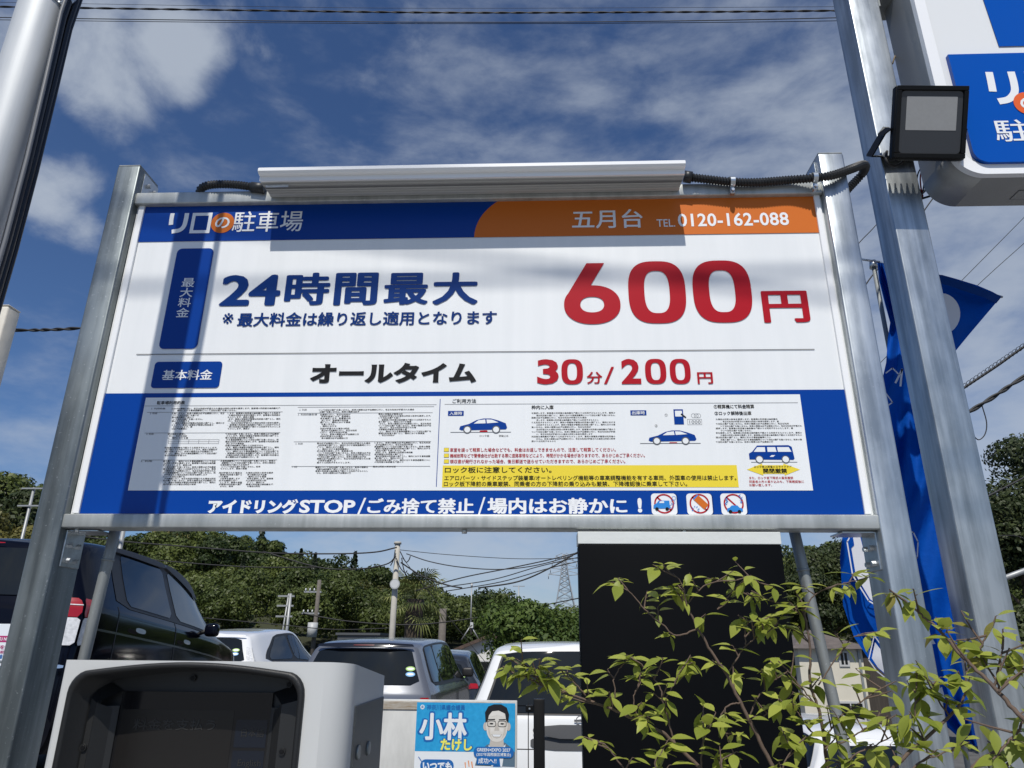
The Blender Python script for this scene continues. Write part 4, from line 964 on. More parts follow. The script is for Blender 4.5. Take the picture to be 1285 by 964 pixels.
b = MB(); b.box((-40, -7.5, -.02), (40, .86, .004), mat('bounce_paving', (.24, .237, .228), .85, noise=.12, nscale=2.5, bump=.3, bscale=90), .004, 1); tag(b.build('bounce_pavement'), kind='structure')  # unseen pale paving, added to bounce light up onto the undersides

# ================================================================== cars
def rubber_rim():
    return M['rubber'], mat('alloy_rim', (.45, .46, .47), .3, .8)
glass_dark = mat('tinted_car_glass', (.008, .010, .011), .025, spec=.42)
def lerp(a, b, t): return a+(b-a)*t
class Car:
    """body lofted from stations along the length; panes, lamps and trim follow its surface"""
    def __init__(s, name, label, paint, pos, head, pitch, st, rear, group):
        s.root = thing(name, label, 'car', pos, group); s.root.rotation_euler = (R(-pitch), 0, R(head)); s.paint = paint
        s.st, s.rear = st, rear
        NU, NV = 46, 30
        b = MB(); s.g = [[s.S(i/NU, j/NV) for j in range(NV+1)] for i in range(NU+1)]
        for sg in (1, -1):
            vv = [[b.b.verts.new((p.x*sg, p.y, p.z)) for p in r] for r in s.g]
            fs = [b.b.faces.new((vv[i][j], vv[i+1][j], vv[i+1][j+1], vv[i][j+1])) for i in range(NU) for j in range(NV)]
            b._fin(fs, paint, True)
        NS = 24
        for end in (0, NU):
            vv = [[b.b.verts.new(s.Rr(-1+2*k/NS, j/NV, end == 0)) for j in range(NV+1)] for k in range(NS+1)]
            b._fin([b.b.faces.new((vv[k][j], vv[k+1][j], vv[k+1][j+1], vv[k][j+1])) for k in range(NS) for j in range(NV)], paint, True)
        bmesh.ops.remove_doubles(b.b, verts=b.b.verts, dist=.0008)
        s.body = b.build('body', s.root, world=False)
    def sec(s, i, v):
        P = s.st[i]; n = len(P)-1; f = v*n; k = min(n-1, int(f)); t = f-k
        q = [Vector(P[max(0, min(n, k+d))]) for d in (-1, 0, 1, 2)]
        a, b, c, d = q; a = q[0] if k > 0 else b*2-c; d = q[3] if k < n-1 else c*2-b
        T = .62
        m1, m2 = (c-a)*T*.5*1.2, (d-b)*T*.5*1.2
        t2, t3 = t*t, t*t*t
        return b*(2*t3-3*t2+1)+m1*(t3-2*t2+t)+c*(-2*t3+3*t2)+m2*(t3-t2)
    def S(s, u, v):
        n = len(s.st)-1; f = u*n; k = min(n-1, int(f)); t = f-k
        q = [s.sec(max(0, min(n, k+d)), v) for d in (-1, 0, 1, 2)]
        a, b, c, d = q; a = a if k > 0 else b*2-c; d = d if k < n-1 else c*2-b
        m1, m2 = (c-a)*.42, (d-b)*.42; t2, t3 = t*t, t*t*t
        return b*(2*t3-3*t2+1)+m1*(t3-2*t2+t)+c*(-2*t3+3*t2)+m2*(t3-t2)
    def Rr(s, k, v, back=True):
        p = s.S(0 if back else 1, v); bulge = s.rear*(1-abs(k)**2.6)*(p.x/.8)
        return Vector((p.x*k, p.y-bulge if back else p.y+bulge, p.z+.03*(1-k*k)*v*v*(0 if v >= 1 else 1)))
    def nrm(s, fn, a, b):
        e = .004; A = fn(a+e, b)-fn(a-e, b); B_ = fn(a, b+e)-fn(a, b-e); n = A.cross(B_); return n.normalized() if n.length > 1e-9 else Vector((0, 0, 1))
    def patch(s, name, fn, quad, m, off=.004, r=.12, side=1, nn=(14, 10), parent=None, label=None, out=None):
        """quad: four (a,b) corners round the patch on the surface fn; laid off along its normal"""
        b = MB(); nu, nv = nn; grid = []
        c = fn((quad[0][0]+quad[2][0])/2, (quad[0][1]+quad[2][1])/2); n0 = s.nrm(fn, (quad[0][0]+quad[2][0])/2, (quad[0][1]+quad[2][1])/2)
        ref = out if out is not None else (Vector((c.x, 0, .35)) if fn is s.Sr else Vector((0, -1, .3)))
        sg = 1 if n0.dot(ref) > 0 else -1
        for j in range(nv+1):
            v = j/nv
            ins = 0
            for d in (v, 1-v):
                if d < r: ins = max(ins, r*(1-math.sqrt(max(0, 1-(1-d/r)**2)))*.8)
            row = []
            for i in range(nu+1):
                u = ins+(1-2*ins)*i/nu
                a = lerp(lerp(quad[0][0], quad[1][0], u), lerp(quad[3][0], quad[2][0], u), v)
                q = lerp(lerp(quad[0][1], quad[1][1], u), lerp(quad[3][1], quad[2][1], u), v)
                p = fn(a, q)+s.nrm(fn, a, q)*sg*off; p.x *= side
                row.append(b.b.verts.new(p))
            grid.append(row)
        fs = [b.b.faces.new((grid[j][i], grid[j][i+1], grid[j+1][i+1], grid[j+1][i])) for j in range(nv) for i in range(nu)]
        b._fin(fs, m, True)
        o = b.build(name, parent or s.root, world=False)
        if label: o['label'] = label
        return o
    def Sr(s, u, v): return s.S(u, v)
    def Rb(s, k, v): return s.Rr(k, v, True)
    def wheels(s, y0, y1, w, r=.29):
        tm, rm = rubber_rim()
        for y in (y0, y1):
            for sg in (1, -1):
                b = MB(); b.tube([(sg*(w-.2), y, r), (sg*(w-.02), y, r), (sg*w, y, r)], [r, r, r*.93], tm, 28); t = b.build('tyre', s.root, world=False); t.name = 'wheel'
                b = MB(); b.tube([(sg*(w-.03), y, r), (sg*(w+.004), y, r)], [r*.64, r*.6], rm, 24); b.build('rim', t, world=False)
                b = MB(); pts = [(sg*(w+.006), y+(r+.06)*math.cos(R(a)), r+(r+.06)*math.sin(R(a))) for a in range(-20, 201, 10)]
                b.tube(pts, .018, M['rubber'], 6); b.build('wheel_arch', s.root, world=False)
    def sticker(s, k, v, m1, m2, fn=None, w=.075, side=1):
        fn = fn or s.Rb
        for i, mm_ in enumerate((m1, m2)):
            p = fn(k, v); n = s.nrm(fn, k, v); n = n if n.dot(Vector((0, -1, .3))) > 0 else -n
            ux_ = Vector((0, 0, 1)).cross(n).normalized(); uz = n.cross(ux_)
            c_ = p+n*.011-uz*(i*.062)
            b = MB(); b.face([c_+ux_*(w/2*math.cos(R(a)))+uz*(.027*math.sin(R(a))) for a in range(0, 360, 20)], mm_)
            b.face([c_+n*.001+ux_*(w*.36*math.cos(R(a)))+uz*(.012*math.sin(R(a))) for a in range(0, 360, 30)], M['letter_white'])
            b.build('window_sticker', s.root, world=False)
def stations(rows, zs, w):
    """rows: (y_low, y_high, z_belt, z_roof, w_belt, w_roof); eight points from sill to roof centre"""
    out = []
    for yl, yh, zb, zr, wb, wr in rows:
        Y = lambda z: lerp(yl, yh, min(1, max(0, (z-zb*.75)/max(.05, zr-zb*.75)))**1.3)
        ze = zr-.04-.01*(zr > zb+.15)
        pts = [(wb*.93, zs), (wb*.985, zs+.12), (wb*1.0, (zs+zb)*.5+.05), (wb*.985, zb-.06), (wb*.96, zb+.01), (lerp(wb*.96, wr, .55), lerp(zb, ze, .55)), (wr, ze), (wr*.86, zr-.010), (wr*.45, zr+.006), (0, zr+.010)]
        out.append([(x, Y(z), z) for x, z in pts])
    return out
st_green = mat('sticker_green', (.28, .50, .10), .4); st_blue = mat('sticker_blue', (.10, .34, .62), .4)
chrome = mat('chrome', (.75, .76, .77), .1, 1.); red_lens = mat('red_tail_lens', (.30, .004, .008), .12, coat=.6); clear_lens = mat('clear_lens', (.60, .61, .62), .14, coat=.6, noise=.25, nscale=40)
trim = mat('black_car_trim', (.014, .014, .015), .5); amber = mat('orange_sticker', (.55, .22, .03), .5)

# --- black compact car at the left
pb = mat('black_pearl_paint', (.0025, .003, .007), .10, spec=.2, coat=.06)
rows = [(.0, .20, 1.19, 1.60, .80, .58), (.25, .40, 1.2, 1.67, .84, .60), (1.0, 1.0, 1.2, 1.73, .845, .61), (1.9, 1.9, 1.195, 1.765, .845, .61), (2.6, 2.5, 1.185, 1.70, .845, .60), (3.1, 2.9, 1.17, 1.53, .84, .57), (3.45, 3.35, 1.15, 1.28, .82, .54), (3.9, 3.9, 1.08, 1.18, .79, .50), (4.25, 4.24, .9, 1.02, .72, .46), (4.4, 4.38, .65, .75, .64, .40)]
cA = Car('parked_car', 'black compact car with red and clear tail lamp, parked behind the left sign post', pb, (-3.667, 3.05, .245), 7.2, 4.0, stations(rows, .28, .84), .10, 'cars in the car park')
clear_g = mat('clear_car_glass', (.045, .055, .052), .04, spec=.7)
for sg in (1, -1):
    cA.patch('window_surround', cA.Sr, [(.150, .452), (.555, .452), (.455, .655), (.160, .675)], trim, .0035, .10, sg)
    cA.patch('rear_door_glass', cA.Sr, [(.178, .465), (.302, .465), (.298, .64), (.185, .65)], glass_dark, .007, .08, sg)
    cA.patch('front_door_glass', cA.Sr, [(.318, .465), (.51, .465), (.44, .61), (.312, .638)], clear_g, .007, .08, sg)
    cA.patch('door_visor', cA.Sr, [(.158, .648), (.309, .636), (.306, .676), (.160, .686)], trim, .022, .3, sg); cA.patch('door_visor', cA.Sr, [(.311, .636), (.47, .585), (.45, .655), (.308, .676)], trim, .022, .3, sg)
    cA.patch('tail_lamp', cA.Rb, [(sg*.72, .315), (sg*.998, .315), (sg*.985, .458), (sg*.76, .458)], red_lens, .014, .12, 1, out=Vector((0, -1, 0)))
    cA.patch('lamp_divider', cA.Rb, [(sg*.74, .375), (sg*.997, .375), (sg*.995, .386), (sg*.74, .386)], clear_lens, .018, .0, 1, out=Vector((0, -1, 0)))
    cA.patch('tail_lamp_wrap', cA.Sr, [(.0, .315), (.075, .318), (.055, .45), (.0, .458)], red_lens, .014, .12, sg)
    cA.patch('reversing_lamp', cA.Rb, [(sg*.71, .262), (sg*.998, .262), (sg*.998, .313), (sg*.72, .313)], clear_lens, .014, .12, 1, out=Vector((0, -1, 0))); cA.patch('reversing_lamp_wrap', cA.Sr, [(.0, .262), (.08, .266), (.076, .315), (.0, .313)], clear_lens, .014, .12, sg)
    for u in (.190, .330): cA.patch('door_handle', cA.Sr, [(u, .300), (u+.028, .299), (u+.028, .311), (u, .312)], mat('satin_chrome', (.72, .73, .74), .28, .5), .03, .4, sg)
    cA.patch('belt_moulding', cA.Sr, [(.08, .290), (.78, .282), (.78, .2865), (.08, .2945)], mat('dark_chrome', (.25, .25, .27), .2, .9), .004, .0, sg, (40, 1))
    b = MB(); p = cA.S(.43, .455); b.box((sg*(p.x+.04), p.y-.06, p.z-.05), (sg*(p.x+.17), p.y+.05, p.z+.07), pb, .035, 4); b.tube([(sg*(p.x-.02), p.y, p.z-.02), (sg*(p.x+.08), p.y, p.z+.01)], .02, trim, 8); b.build('door_mirror', cA.root, world=False)
    for u in (.308, .152, .53): cA.patch('shut_line', cA.Sr, [(u, .08), (u+.0022, .08), (u+.0022, .45), (u, .45)], trim, .002, .0, sg, (1, 24))
cA.patch('rear_window', cA.Rb, [(-.86, .462), (.90, .462), (.84, .660), (-.82, .660)], glass_dark, .008, .12, 1, (20, 10))
cA.patch('stop_lamp', cA.Rb, [(-.25, .685), (.25, .685), (.25, .70), (-.25, .70)], red_lens, .03, .3)
cA.patch('rear_bumper', cA.Rb, [(-.99, .02), (.99, .02), (.99, .16), (-.99, .16)], pb, .04, .2); cA.patch('bumper_step', cA.Rb, [(-.97, .215), (.97, .215), (.97, .228), (-.97, .228)], chrome, .03, .3)
cA.sticker(.83, .55, st_green, st_blue, w=.10)
b = MB(); p = cA.S(.06, .98); b.tube([(.42, p.y+.1, p.z-.03), (.42, p.y+.0, p.z+.18)], [.006, .002], trim, 6); b.build('aerial', cA.root, world=False)
cA.wheels(.82, 3.5, .845)

# --- white hatchback beyond it
pw = mat('white_pearl_paint', (.72, .73, .74), .16, coat=.8)
rows = [(.0, .34, .96, 1.385, .80, .56), (.3, .58, .96, 1.43, .85, .575), (.95, 1.15, .95, 1.46, .86, .58), (1.8, 1.8, .94, 1.49, .865, .585), (2.4, 2.25, .93, 1.44, .86, .57), (3.0, 2.75, .91, 1.24, .85, .54), (3.45, 3.35, .87, 1.02, .83, .52), (3.95, 3.9, .78, .88, .78, .5), (4.4, 4.38, .6, .68, .68, .42)]
cB = Car('parked_car', 'white hatchback half hidden behind the bonnet of the black car', pw, (-4.72, 9.15, gz(-4.7, 9.1)-.06), -1.5, 0, stations(rows, .24, .86), .10, 'cars in the car park')
for sg in (1, -1):
    cB.patch('window_surround', cB.Sr, [(.13, .475), (.60, .46), (.45, .66), (.25, .655)], trim, .004, .16, sg); cB.patch('rear_door_glass', cB.Sr, [(.17, .485), (.34, .485), (.33, .635), (.25, .63)], glass_dark, .008, .1, sg); cB.patch('front_door_glass', cB.Sr, [(.355, .485), (.57, .472), (.44, .635), (.345, .638)], glass_dark, .008, .1, sg)
    cB.patch('tail_lamp', cB.Rb, [(sg*.84, .35), (sg*1.0, .35), (sg*.99, .47), (sg*.86, .47)], red_lens, .014, .2, 1, out=Vector((0, -1, 0)))
    cB.patch('lamp_glass', cB.Rb, [(sg*.87, .47), (sg*1.0, .47), (sg*.985, .585), (sg*.90, .585)], clear_lens, .014, .1, 1, out=Vector((0, -1, 0))); cB.patch('lamp_wrap', cB.Sr, [(.0, .35), (.045, .36), (.012, .58), (.0, .58)], clear_lens, .01, .1, sg)
cB.patch('rear_window', cB.Rb, [(-.84, .47), (.84, .47), (.80, .66), (-.80, .66)], glass_dark, .009, .12, 1, (20, 10)); cB.patch('rear_spoiler', cB.Rb, [(-.93, .665), (.93, .665), (.90, .70), (-.90, .70)], pw, .05, .3)
cB.sticker(.68, .555, st_green, st_blue, w=.10); cB.wheels(.85, 3.5, .865)

# --- dark silver estate
psv = mat('silver_paint', (.19, .20, .22), .24, .5, coat=.8)
rows = [(.0, .26, .98, 1.455, .80, .60), (.3, .50, .98, 1.50, .85, .61), (1.0, 1.1, .97, 1.53, .86, .615), (1.9, 1.9, .96, 1.54, .865, .61), (2.6, 2.5, .95, 1.50, .86, .60), (3.2, 2.95, .93, 1.30, .85, .56), (3.6, 3.5, .89, 1.03, .83, .52), (4.1, 4.05, .8, .9, .78, .5), (4.5, 4.48, .6, .7, .68, .42)]
cC = Car('parked_car', 'silver estate car with a black roof spoiler, behind the payment machine', psv, (at(463, 806, 7.1).x, 6.75, -.30), -1.5, 0, stations(rows, .24, .86), .11, 'cars in the car park')
for sg in (1, -1):
    cC.patch('window_surround', cC.Sr, [(.07, .47), (.60, .46), (.47, .67), (.09, .665)], trim, .004, .12, sg)
    cC.patch('quarter_glass', cC.Sr, [(.085, .485), (.20, .482), (.20, .65), (.10, .65)], glass_dark, .008, .1, sg); cC.patch('rear_door_glass', cC.Sr, [(.21, .482), (.37, .48), (.365, .648), (.212, .65)], glass_dark, .008, .1, sg); cC.patch('front_door_glass', cC.Sr, [(.38, .48), (.57, .47), (.455, .64), (.376, .646)], glass_dark, .008, .1, sg)
    cC.patch('tail_lamp', cC.Rb, [(sg*.84, .18), (sg*1., .18), (sg*.99, .335), (sg*.86, .335)], red_lens, .012, .15, 1, out=Vector((0, -1, 0)))
    b = MB(); p = cC.S(.55, .50); b.box((sg*(p.x+.02), p.y-.05, p.z-.04), (sg*(p.x+.18), p.y+.07, p.z+.09), trim, .035, 4); b.build('door_mirror', cC.root, world=False)
cC.patch('rear_window', cC.Rb, [(-.90, .478), (.90, .478), (.87, .665), (-.87, .665)], glass_dark, .009, .10, 1, (20, 10))
sp2 = cC.patch('roof_spoiler', cC.Rb, [(-.92, .655), (.92, .655), (.90, .72), (-.90, .72)], mat('black_gloss', (.008, .008, .01), .12, coat=.8), .06, .3, 1, (20, 4)); cC.patch('stop_lamp', cC.Rb, [(-.2, .672), (.2, .672), (.2, .688), (-.2, .688)], mat('unlit_stop_lamp', (.10, .008, .01), .2), .064, .3, parent=None)
cC.sticker(.80, .55, st_green, st_blue, w=.105); cC.wheels(.85, 3.55, .865)

# --- dark car between them
pd_ = mat('dark_grey_paint', (.022, .024, .026), .15, coat=.9)
rows = [(.0, .30, .98, 1.34, .80, .56), (.3, .5, .98, 1.42, .84, .58), (1.2, 1.2, .97, 1.48, .845, .585), (2.1, 2.0, .95, 1.46, .845, .58), (2.8, 2.55, .93, 1.28, .84, .55), (3.3, 3.2, .88, 1.0, .8, .5), (3.9, 3.88, .62, .72, .68, .42)]
cD = Car('parked_car', 'dark grey hatchback seen between the silver and the white estate cars', pd_, (at(585, 830, 11.).x-.55, 10.6, -.42), 0, 0, stations(rows, .24, .84), .1, 'cars in the car park')
for sg in (1, -1): cD.patch('side_glass', cD.Sr, [(.1, .48), (.62, .465), (.48, .65), (.12, .655)], glass_dark, .006, .1, sg); cD.patch('tail_lamp', cD.Rb, [(sg*.82, .33), (sg*1., .33), (sg*.99, .44), (sg*.84, .44)], red_lens, .012, .15, 1, out=Vector((0, -1, 0)))
cD.patch('rear_window', cD.Rb, [(-.86, .46), (.86, .46), (.82, .66), (-.82, .66)], glass_dark, .009, .12, 1, (16, 8)); cD.sticker(.72, .51, st_green, st_blue, w=.13); cD.wheels(.7, 3.0, .845)

# --- white estate on the right
pwe = mat('white_solid_paint', (.74, .75, .75), .22, coat=.6)
rows = [(.0, .24, 1.02, 1.455, .79, .61), (.3, .42, 1.02, 1.485, .825, .615), (1.0, 1.05, 1.02, 1.49, .83, .61), (2.0, 2.0, 1.0, 1.50, .835, .61), (2.7, 2.55, .98, 1.46, .83, .60), (3.25, 3.0, .95, 1.26, .82, .56), (3.6, 3.55, .90, 1.0, .8, .5), (4.1, 4.06, .78, .88, .76, .48), (4.4, 4.38, .58, .66, .66, .42)]
cE = Car('parked_car', 'white estate car with a dark bumper strip, left of the black panel', pwe, (.445, 3.82, -.30), 1.2, 0, stations(rows, .22, .83), .09, 'cars in the car park')
for sg in (1, -1):
    cE.patch('side_glass', cE.Sr, [(.07, .475), (.6, .46), (.47, .66), (.09, .66)], glass_dark, .006, .12, sg)
    cE.patch('tail_lamp', cE.Rb, [(sg*.86, .18), (sg*1., .18), (sg*.99, .40), (sg*.88, .40)], red_lens, .012, .15, 1, out=Vector((0, -1, 0)))
cE.patch('window_rubber', cE.Rb, [(-.90, .432), (.90, .432), (.90, .70), (-.90, .70)], trim, .005, .12, 1, (20, 12)); cE.patch('rear_window', cE.Rb, [(-.875, .445), (.875, .445), (.875, .692), (-.875, .692)], glass_dark, .009, .12, 1, (20, 12))
cE.patch('handle_strip', cE.Rb, [(-.42, .295), (.42, .295), (.42, .335), (-.42, .335)], mat('dark_grey_plastic', (.06, .062, .066), .5), .03, .35, 1, (20, 4)); cE.patch('handle_recess', cE.Rb, [(-.44, .272), (.44, .272), (.44, .30), (-.44, .30)], mat('dark_grey_plastic', (.06, .062, .066)), .004, .3)
em_ = MB(); p = cE.Rb(0, .372); em_.ring(*[[(a, c) for a, c in ell(0, p.z, r_, r_*.95, 28)] for r_ in (.034, .027)], p.y-.014, chrome); em_.face([(-.045, p.y-.016, p.z-.0075), (.045, p.y-.016, p.z-.0075), (.045, p.y-.016, p.z+.0075), (-.045, p.y-.016, p.z+.0075)], chrome)
put(em_, 'NISSAN', -.036, .036, p.z-.004, p.z+.004, p.y-.0172, M['black_ink'], .02); em_.build('emblem', cE.root, world=False)
b = MB(); p = cE.Rb(-.78, .50); b.face([(p.x-.012, p.y-.02, p.z-.09), (p.x+.012, p.y-.02, p.z-.09), (p.x+.050, p.y+.045, p.z+.09), (p.x+.026, p.y+.045, p.z+.09)], amber); b.build('orange_strip', cE.root, world=False)
cE.sticker(-.72, .447, st_blue, st_blue, w=.10)
b = MB(); p = cE.Rb(-.20, .20); b.box((-.215, p.y-.02, p.z-.04), (-.185, p.y-.012, p.z+.03), trim, .002, 1); b.build('key_lock', cE.root, world=False)
cE.patch('rear_wiper', cE.Rb, [(-.1, .445), (.55, .462), (.55, .47), (-.1, .455)], trim, .022, .2, 1, (16, 1)); cE.patch('rear_bumper', cE.Rb, [(-.99, .02), (.99, .02), (.99, .14), (-.99, .14)], mat('dark_grey_plastic', (.06, .062, .066)), .05, .3); cE.wheels(.8, 3.4, .83)

# --- white van bonnet on the right, behind the shrub
rows = [(.0, .1, .98, 1.35, .80, .60), (.4, .45, .98, 1.46, .83, .62), (1.6, 1.6, .97, 1.50, .84, .62), (2.4, 2.3, .96, 1.46, .83, .61), (2.9, 2.65, .94, 1.2, .82, .57), (3.2, 3.1, .88, 1.0, .78, .5), (3.4, 3.38, .62, .72, .70, .44)]
cF = Car('parked_car', 'white kei van parked below the cream house, half hidden by the shrub', pwe, (4.15, 8.0, -1.25), 4, 0, stations(rows, .22, .83), .06, 'cars in the car park')
for sg in (1, -1): cF.patch('side_glass', cF.Sr, [(.06, .48), (.62, .465), (.50, .655), (.07, .66)], glass_dark, .006, .12, sg)
cF.patch('rear_window', cF.Rb, [(-.88, .46), (.88, .46), (.86, .665), (-.86, .665)], glass_dark, .008, .12, 1, (16, 8)); cF.wheels(.6, 2.8, .835)
# ================================================================== hill, woods, trees
rng = np.random.default_rng(11)
def qmesh(name, C, Nn, size, tint, mats, asp=1.5, midx=None):
    """one mesh of leaf-clump faces: centres, facing, size and tint of each"""
    n = len(C); Nn = Nn/np.linalg.norm(Nn, axis=1, keepdims=True)
    r = rng.normal(size=(n, 3)); U = np.cross(Nn, r); U /= np.linalg.norm(U, axis=1, keepdims=True); Vv = np.cross(Nn, U)
    size = np.broadcast_to(size, (n,))[:, None]; sz = size*rng.uniform(.6, 1.3, (n, 1))
    P = np.stack([C-U*sz*asp*.5, C+Vv*sz*.42-U*sz*.05, C+U*sz*asp*.5, C-Vv*sz*.42+U*sz*.05], 1)
    P[:, 1] += Nn*sz*.12; P[:, 3] += Nn*sz*.12
    me = bpy.data.meshes.new(name); me.vertices.add(4*n); me.vertices.foreach_set('co', P.reshape(-1).astype(np.float32))
    me.loops.add(4*n); me.loops.foreach_set('vertex_index', np.arange(4*n, dtype=np.int32))
    me.polygons.add(n); me.polygons.foreach_set('loop_start', np.arange(0, 4*n, 4, dtype=np.int32)); me.polygons.foreach_set('loop_total', np.full(n, 4, dtype=np.int32))
    at_ = me.attributes.new('tint', 'FLOAT', 'FACE'); at_.data.foreach_set('value', np.clip(tint, 0, 1).astype(np.float32))
    for m_ in mats: me.materials.append(m_)
    if midx is not None: me.polygons.foreach_set('material_index', midx.astype(np.int32))
    me.update(calc_edges=True); me.validate(); return me
def crown(c, rx, rz, n, lobes=14, flat=.0, lr=(.32, .5)):
    """points spread over the skins of many lobes filling an ellipsoid"""
    d = rng.normal(size=(lobes, 3)); d /= np.linalg.norm(d, axis=1, keepdims=True); d[:, 2] = np.where(d[:, 2] < -.35, -d[:, 2], d[:, 2])
    L0 = d*rng.uniform(.35, .80, (lobes, 1))*np.array([rx, rx, rz]); R0 = rng.uniform(*lr, lobes)*min(rx, rz*1.1)
    k = rng.integers(0, lobes, n); e = rng.normal(size=(n, 3)); e /= np.linalg.norm(e, axis=1, keepdims=True)
    e[:, 2] = np.where(rng.random(n) < .55, np.abs(e[:, 2]), e[:, 2])
    p = L0[k]+e*(R0[k]*rng.uniform(.72, 1.08, n))[:, None]*np.array([1, 1, .85])
    return p+np.array(c), e+rng.normal(size=(n, 3))*.42, np.clip(.25+.5*rng.random(lobes)[k]+rng.normal(0, .16, n), 0, 1)
LF = dict(wood=leafmat('woodland_leaves', (.030, .048, .012), (.12, .148, .034), .2), warm=leafmat('yellowing_leaves', (.07, .075, .018), (.17, .15, .04), .2),
          dark=leafmat('conifer_needles', (.012, .022, .010), (.03, .045, .018), .1), glossy=leafmat('glossy_leaves', (.030, .060, .012), (.10, .145, .025), .2, .6),
          right=leafmat('dark_broad_leaves', (.022, .035, .012), (.06, .075, .022), .15))
bark = mat('bark', (.10, .075, .055), .9, noise=.3, nscale=12, bump=.5)
ridge = [(-700, 600), (-300, 540), (-60, 575), (60, 600), (110, 655), (150, 672), (165, 664), (200, 662), (250, 663), (300, 664), (330, 667), (352, 684), (400, 698), (440, 708), (480, 716), (520, 737), (560, 748), (585, 742), (610, 741), (640, 748), (665, 757), (690, 766), (740, 768), (850, 740), (950, 700), (985, 690), (1020, 680), (1070, 674), (1130, 668), (1200, 660), (1285, 640), (1500, 610), (2000, 600)]
ra, re = [], []
for x, y in ridge:
    p = at(min(1900, x), y, 110.); ra.append((p.x-EYE[0])/(p.y-EYE[1])); re.append((p.z-EYE[2])/(p.y-EYE[1]))
def hill(x, y, drop=5.5):
    a = (x-EYE[0])/(y-EYE[1]); e = np.interp(a, ra, re)
    s_ = smooth(30, 108, y)
    back = 1-.6*smooth(112, 260, y)
    return -1.02+(e*(min(y, 112)-EYE[1])+2.2-drop)*s_*back if s_ > 0 else -1.02
V, Fc = [], []
xs = np.linspace(-150, 150, 76); ys = np.concatenate([np.linspace(30, 120, 46), np.linspace(130, 320, 12)])
for y in ys:
    for x in xs: V.append((x*(.5+y/110), y, hill(x*(.5+y/110), y)))
nx = len(xs); Fc = [(j*nx+i, j*nx+i+1, (j+1)*nx+i+1, (j+1)*nx+i) for j in range(len(ys)-1) for i in range(nx-1)]
me = bpy.data.meshes.new('hill'); me.from_pydata(V, [], Fc); me.materials.append(mat('hill_soil', (.035, .04, .018), .95, noise=.3, nscale=.3)); tag(link('hill', me), kind='structure')
PC, PN, PT, PS, PM = [], [], [], [], []
y = 54.
while y < 116:
    w = .86*(y+1.6); x = -w
    while x < w:
        xx, yy = x+rng.uniform(-1.6, 1.6), y+rng.uniform(-1.8, 1.8)
        h = rng.uniform(4.5, 8.0); r = rng.uniform(2.4, 4.2); zg = hill(xx, yy, 7.3)
        e_ = np.interp((xx-EYE[0])/(yy-EYE[1]), ra, re)*(yy-EYE[1])+EYE[2]       # never taller than the hill's own skyline
        h = min(h, (e_-zg)*rng.uniform(.9, 1.02)); r = min(r, h*.62)
        if h < 1.2: x += 3; continue
        con = rng.random() < .07
        size_ = .0033*yy; n = min(5200, int(11.5*h*r/size_**2*.9))
        if con:
            t = rng.random(n)**.7; aa = rng.uniform(0, 6.283, n); rr = (1-t)*1.5*rng.uniform(.5, 1.05, n)
            p = np.stack([rr*np.cos(aa), rr*np.sin(aa), t*(h+.4)], 1)+np.array([xx, yy, zg]); nn = np.stack([np.cos(aa), np.sin(aa), np.full(n, .5)], 1)+rng.normal(size=(n, 3))*.4; tt = rng.random(n)*.6; mi = 1
        else:
            p, nn, tt = crown((xx, yy, zg+h*.60), r, h*.44, n, 11, lr=(.34, .52)); mi = 2 if rng.random() < .06 else 0
            tt = np.clip(tt*.6+rng.uniform(-.35, .45), 0, 1)
        PC.append(p); PN.append(nn); PT.append(tt); PS.append(np.full(n, size_)); PM.append(np.full(n, mi))
        x += rng.uniform(4.2, 6.4)
    y += 5.0
me = qmesh('hillside_woods', np.concatenate(PC), np.concatenate(PN), np.concatenate(PS), np.concatenate(PT), [LF['wood'], LF['dark'], LF['warm']], 1.5, np.concatenate(PM))
tag(link('hillside_woods', me), kind='stuff')

def branchy(b, base, top, r, n=5, spread=1.):
    base, top = Vector(base), Vector(top); d = top-base
    b.tube([base, base+d*.4+Vector((r*.4, 0, 0)), base+d*.75, top], [r, r*.75, r*.5, r*.2], bark, 8)
    rn = random.Random(int(base.x*100) % 997)
    for i in range(n):
        t = .45+.5*i/n; p = base+d*t; a = rn.uniform(0, 6.28); L_ = spread*(1.1-t)*rn.uniform(.7, 1.2)
        b.tube([p, p+Vector((math.cos(a)*L_*.6, math.sin(a)*L_*.6, L_*.35)), p+Vector((math.cos(a)*L_, math.sin(a)*L_, L_*.8))], [r*.4, r*.25, r*.08], bark, 5)
def tree(px, py_top, Y, r, zb, label, leaf, n, size, group=None, cat='tree', name='broadleaf_tree', lobes=16, asp=1.5, rzf=None):
    t = at(px, py_top, Y); h = t.z-zb; rz = (rzf or .42)*h
    root = thing(name, label, cat, (t.x, Y, zb), group)
    b = MB(); branchy(b, (t.x, Y, zb), (t.x, Y, zb+h*.72), .035*h, 6, r*.9); b.build('trunk', root)
    p, nn, tt = crown((t.x, Y, t.z-rz*1.0), r, rz, n, lobes); link('crown', qmesh('crown', p, nn, size, tt, [leaf], asp), root)
    return root
LT = 'trees at the left edge'
tree(2, 556, 34, 3.2, -1, 'tall bushy tree at the left edge, topmost of the trees there', LF['wood'], 14300, 0.176)
tree(38, 590, 32, 2.4, -1, 'lower leafy tree at the left, its crown touching the sign post', LF['right'], 12100, 0.168)
tree(-45, 575, 33, 3.2, -1, 'broad tree just cut off by the left edge of the photo', LF['right'], 8250, 0.189)
tree(16, 630, 29, 2.0, -1, 'pale bamboo like tree in front of the left trees, above the black car', LF['warm'], 9900, 0.143)
tree(668, 752, 19, 1.55, -1, 'round glossy green tree behind the white estate car', LF['glossy'], 11000, .085, lobes=30, rzf=.40)
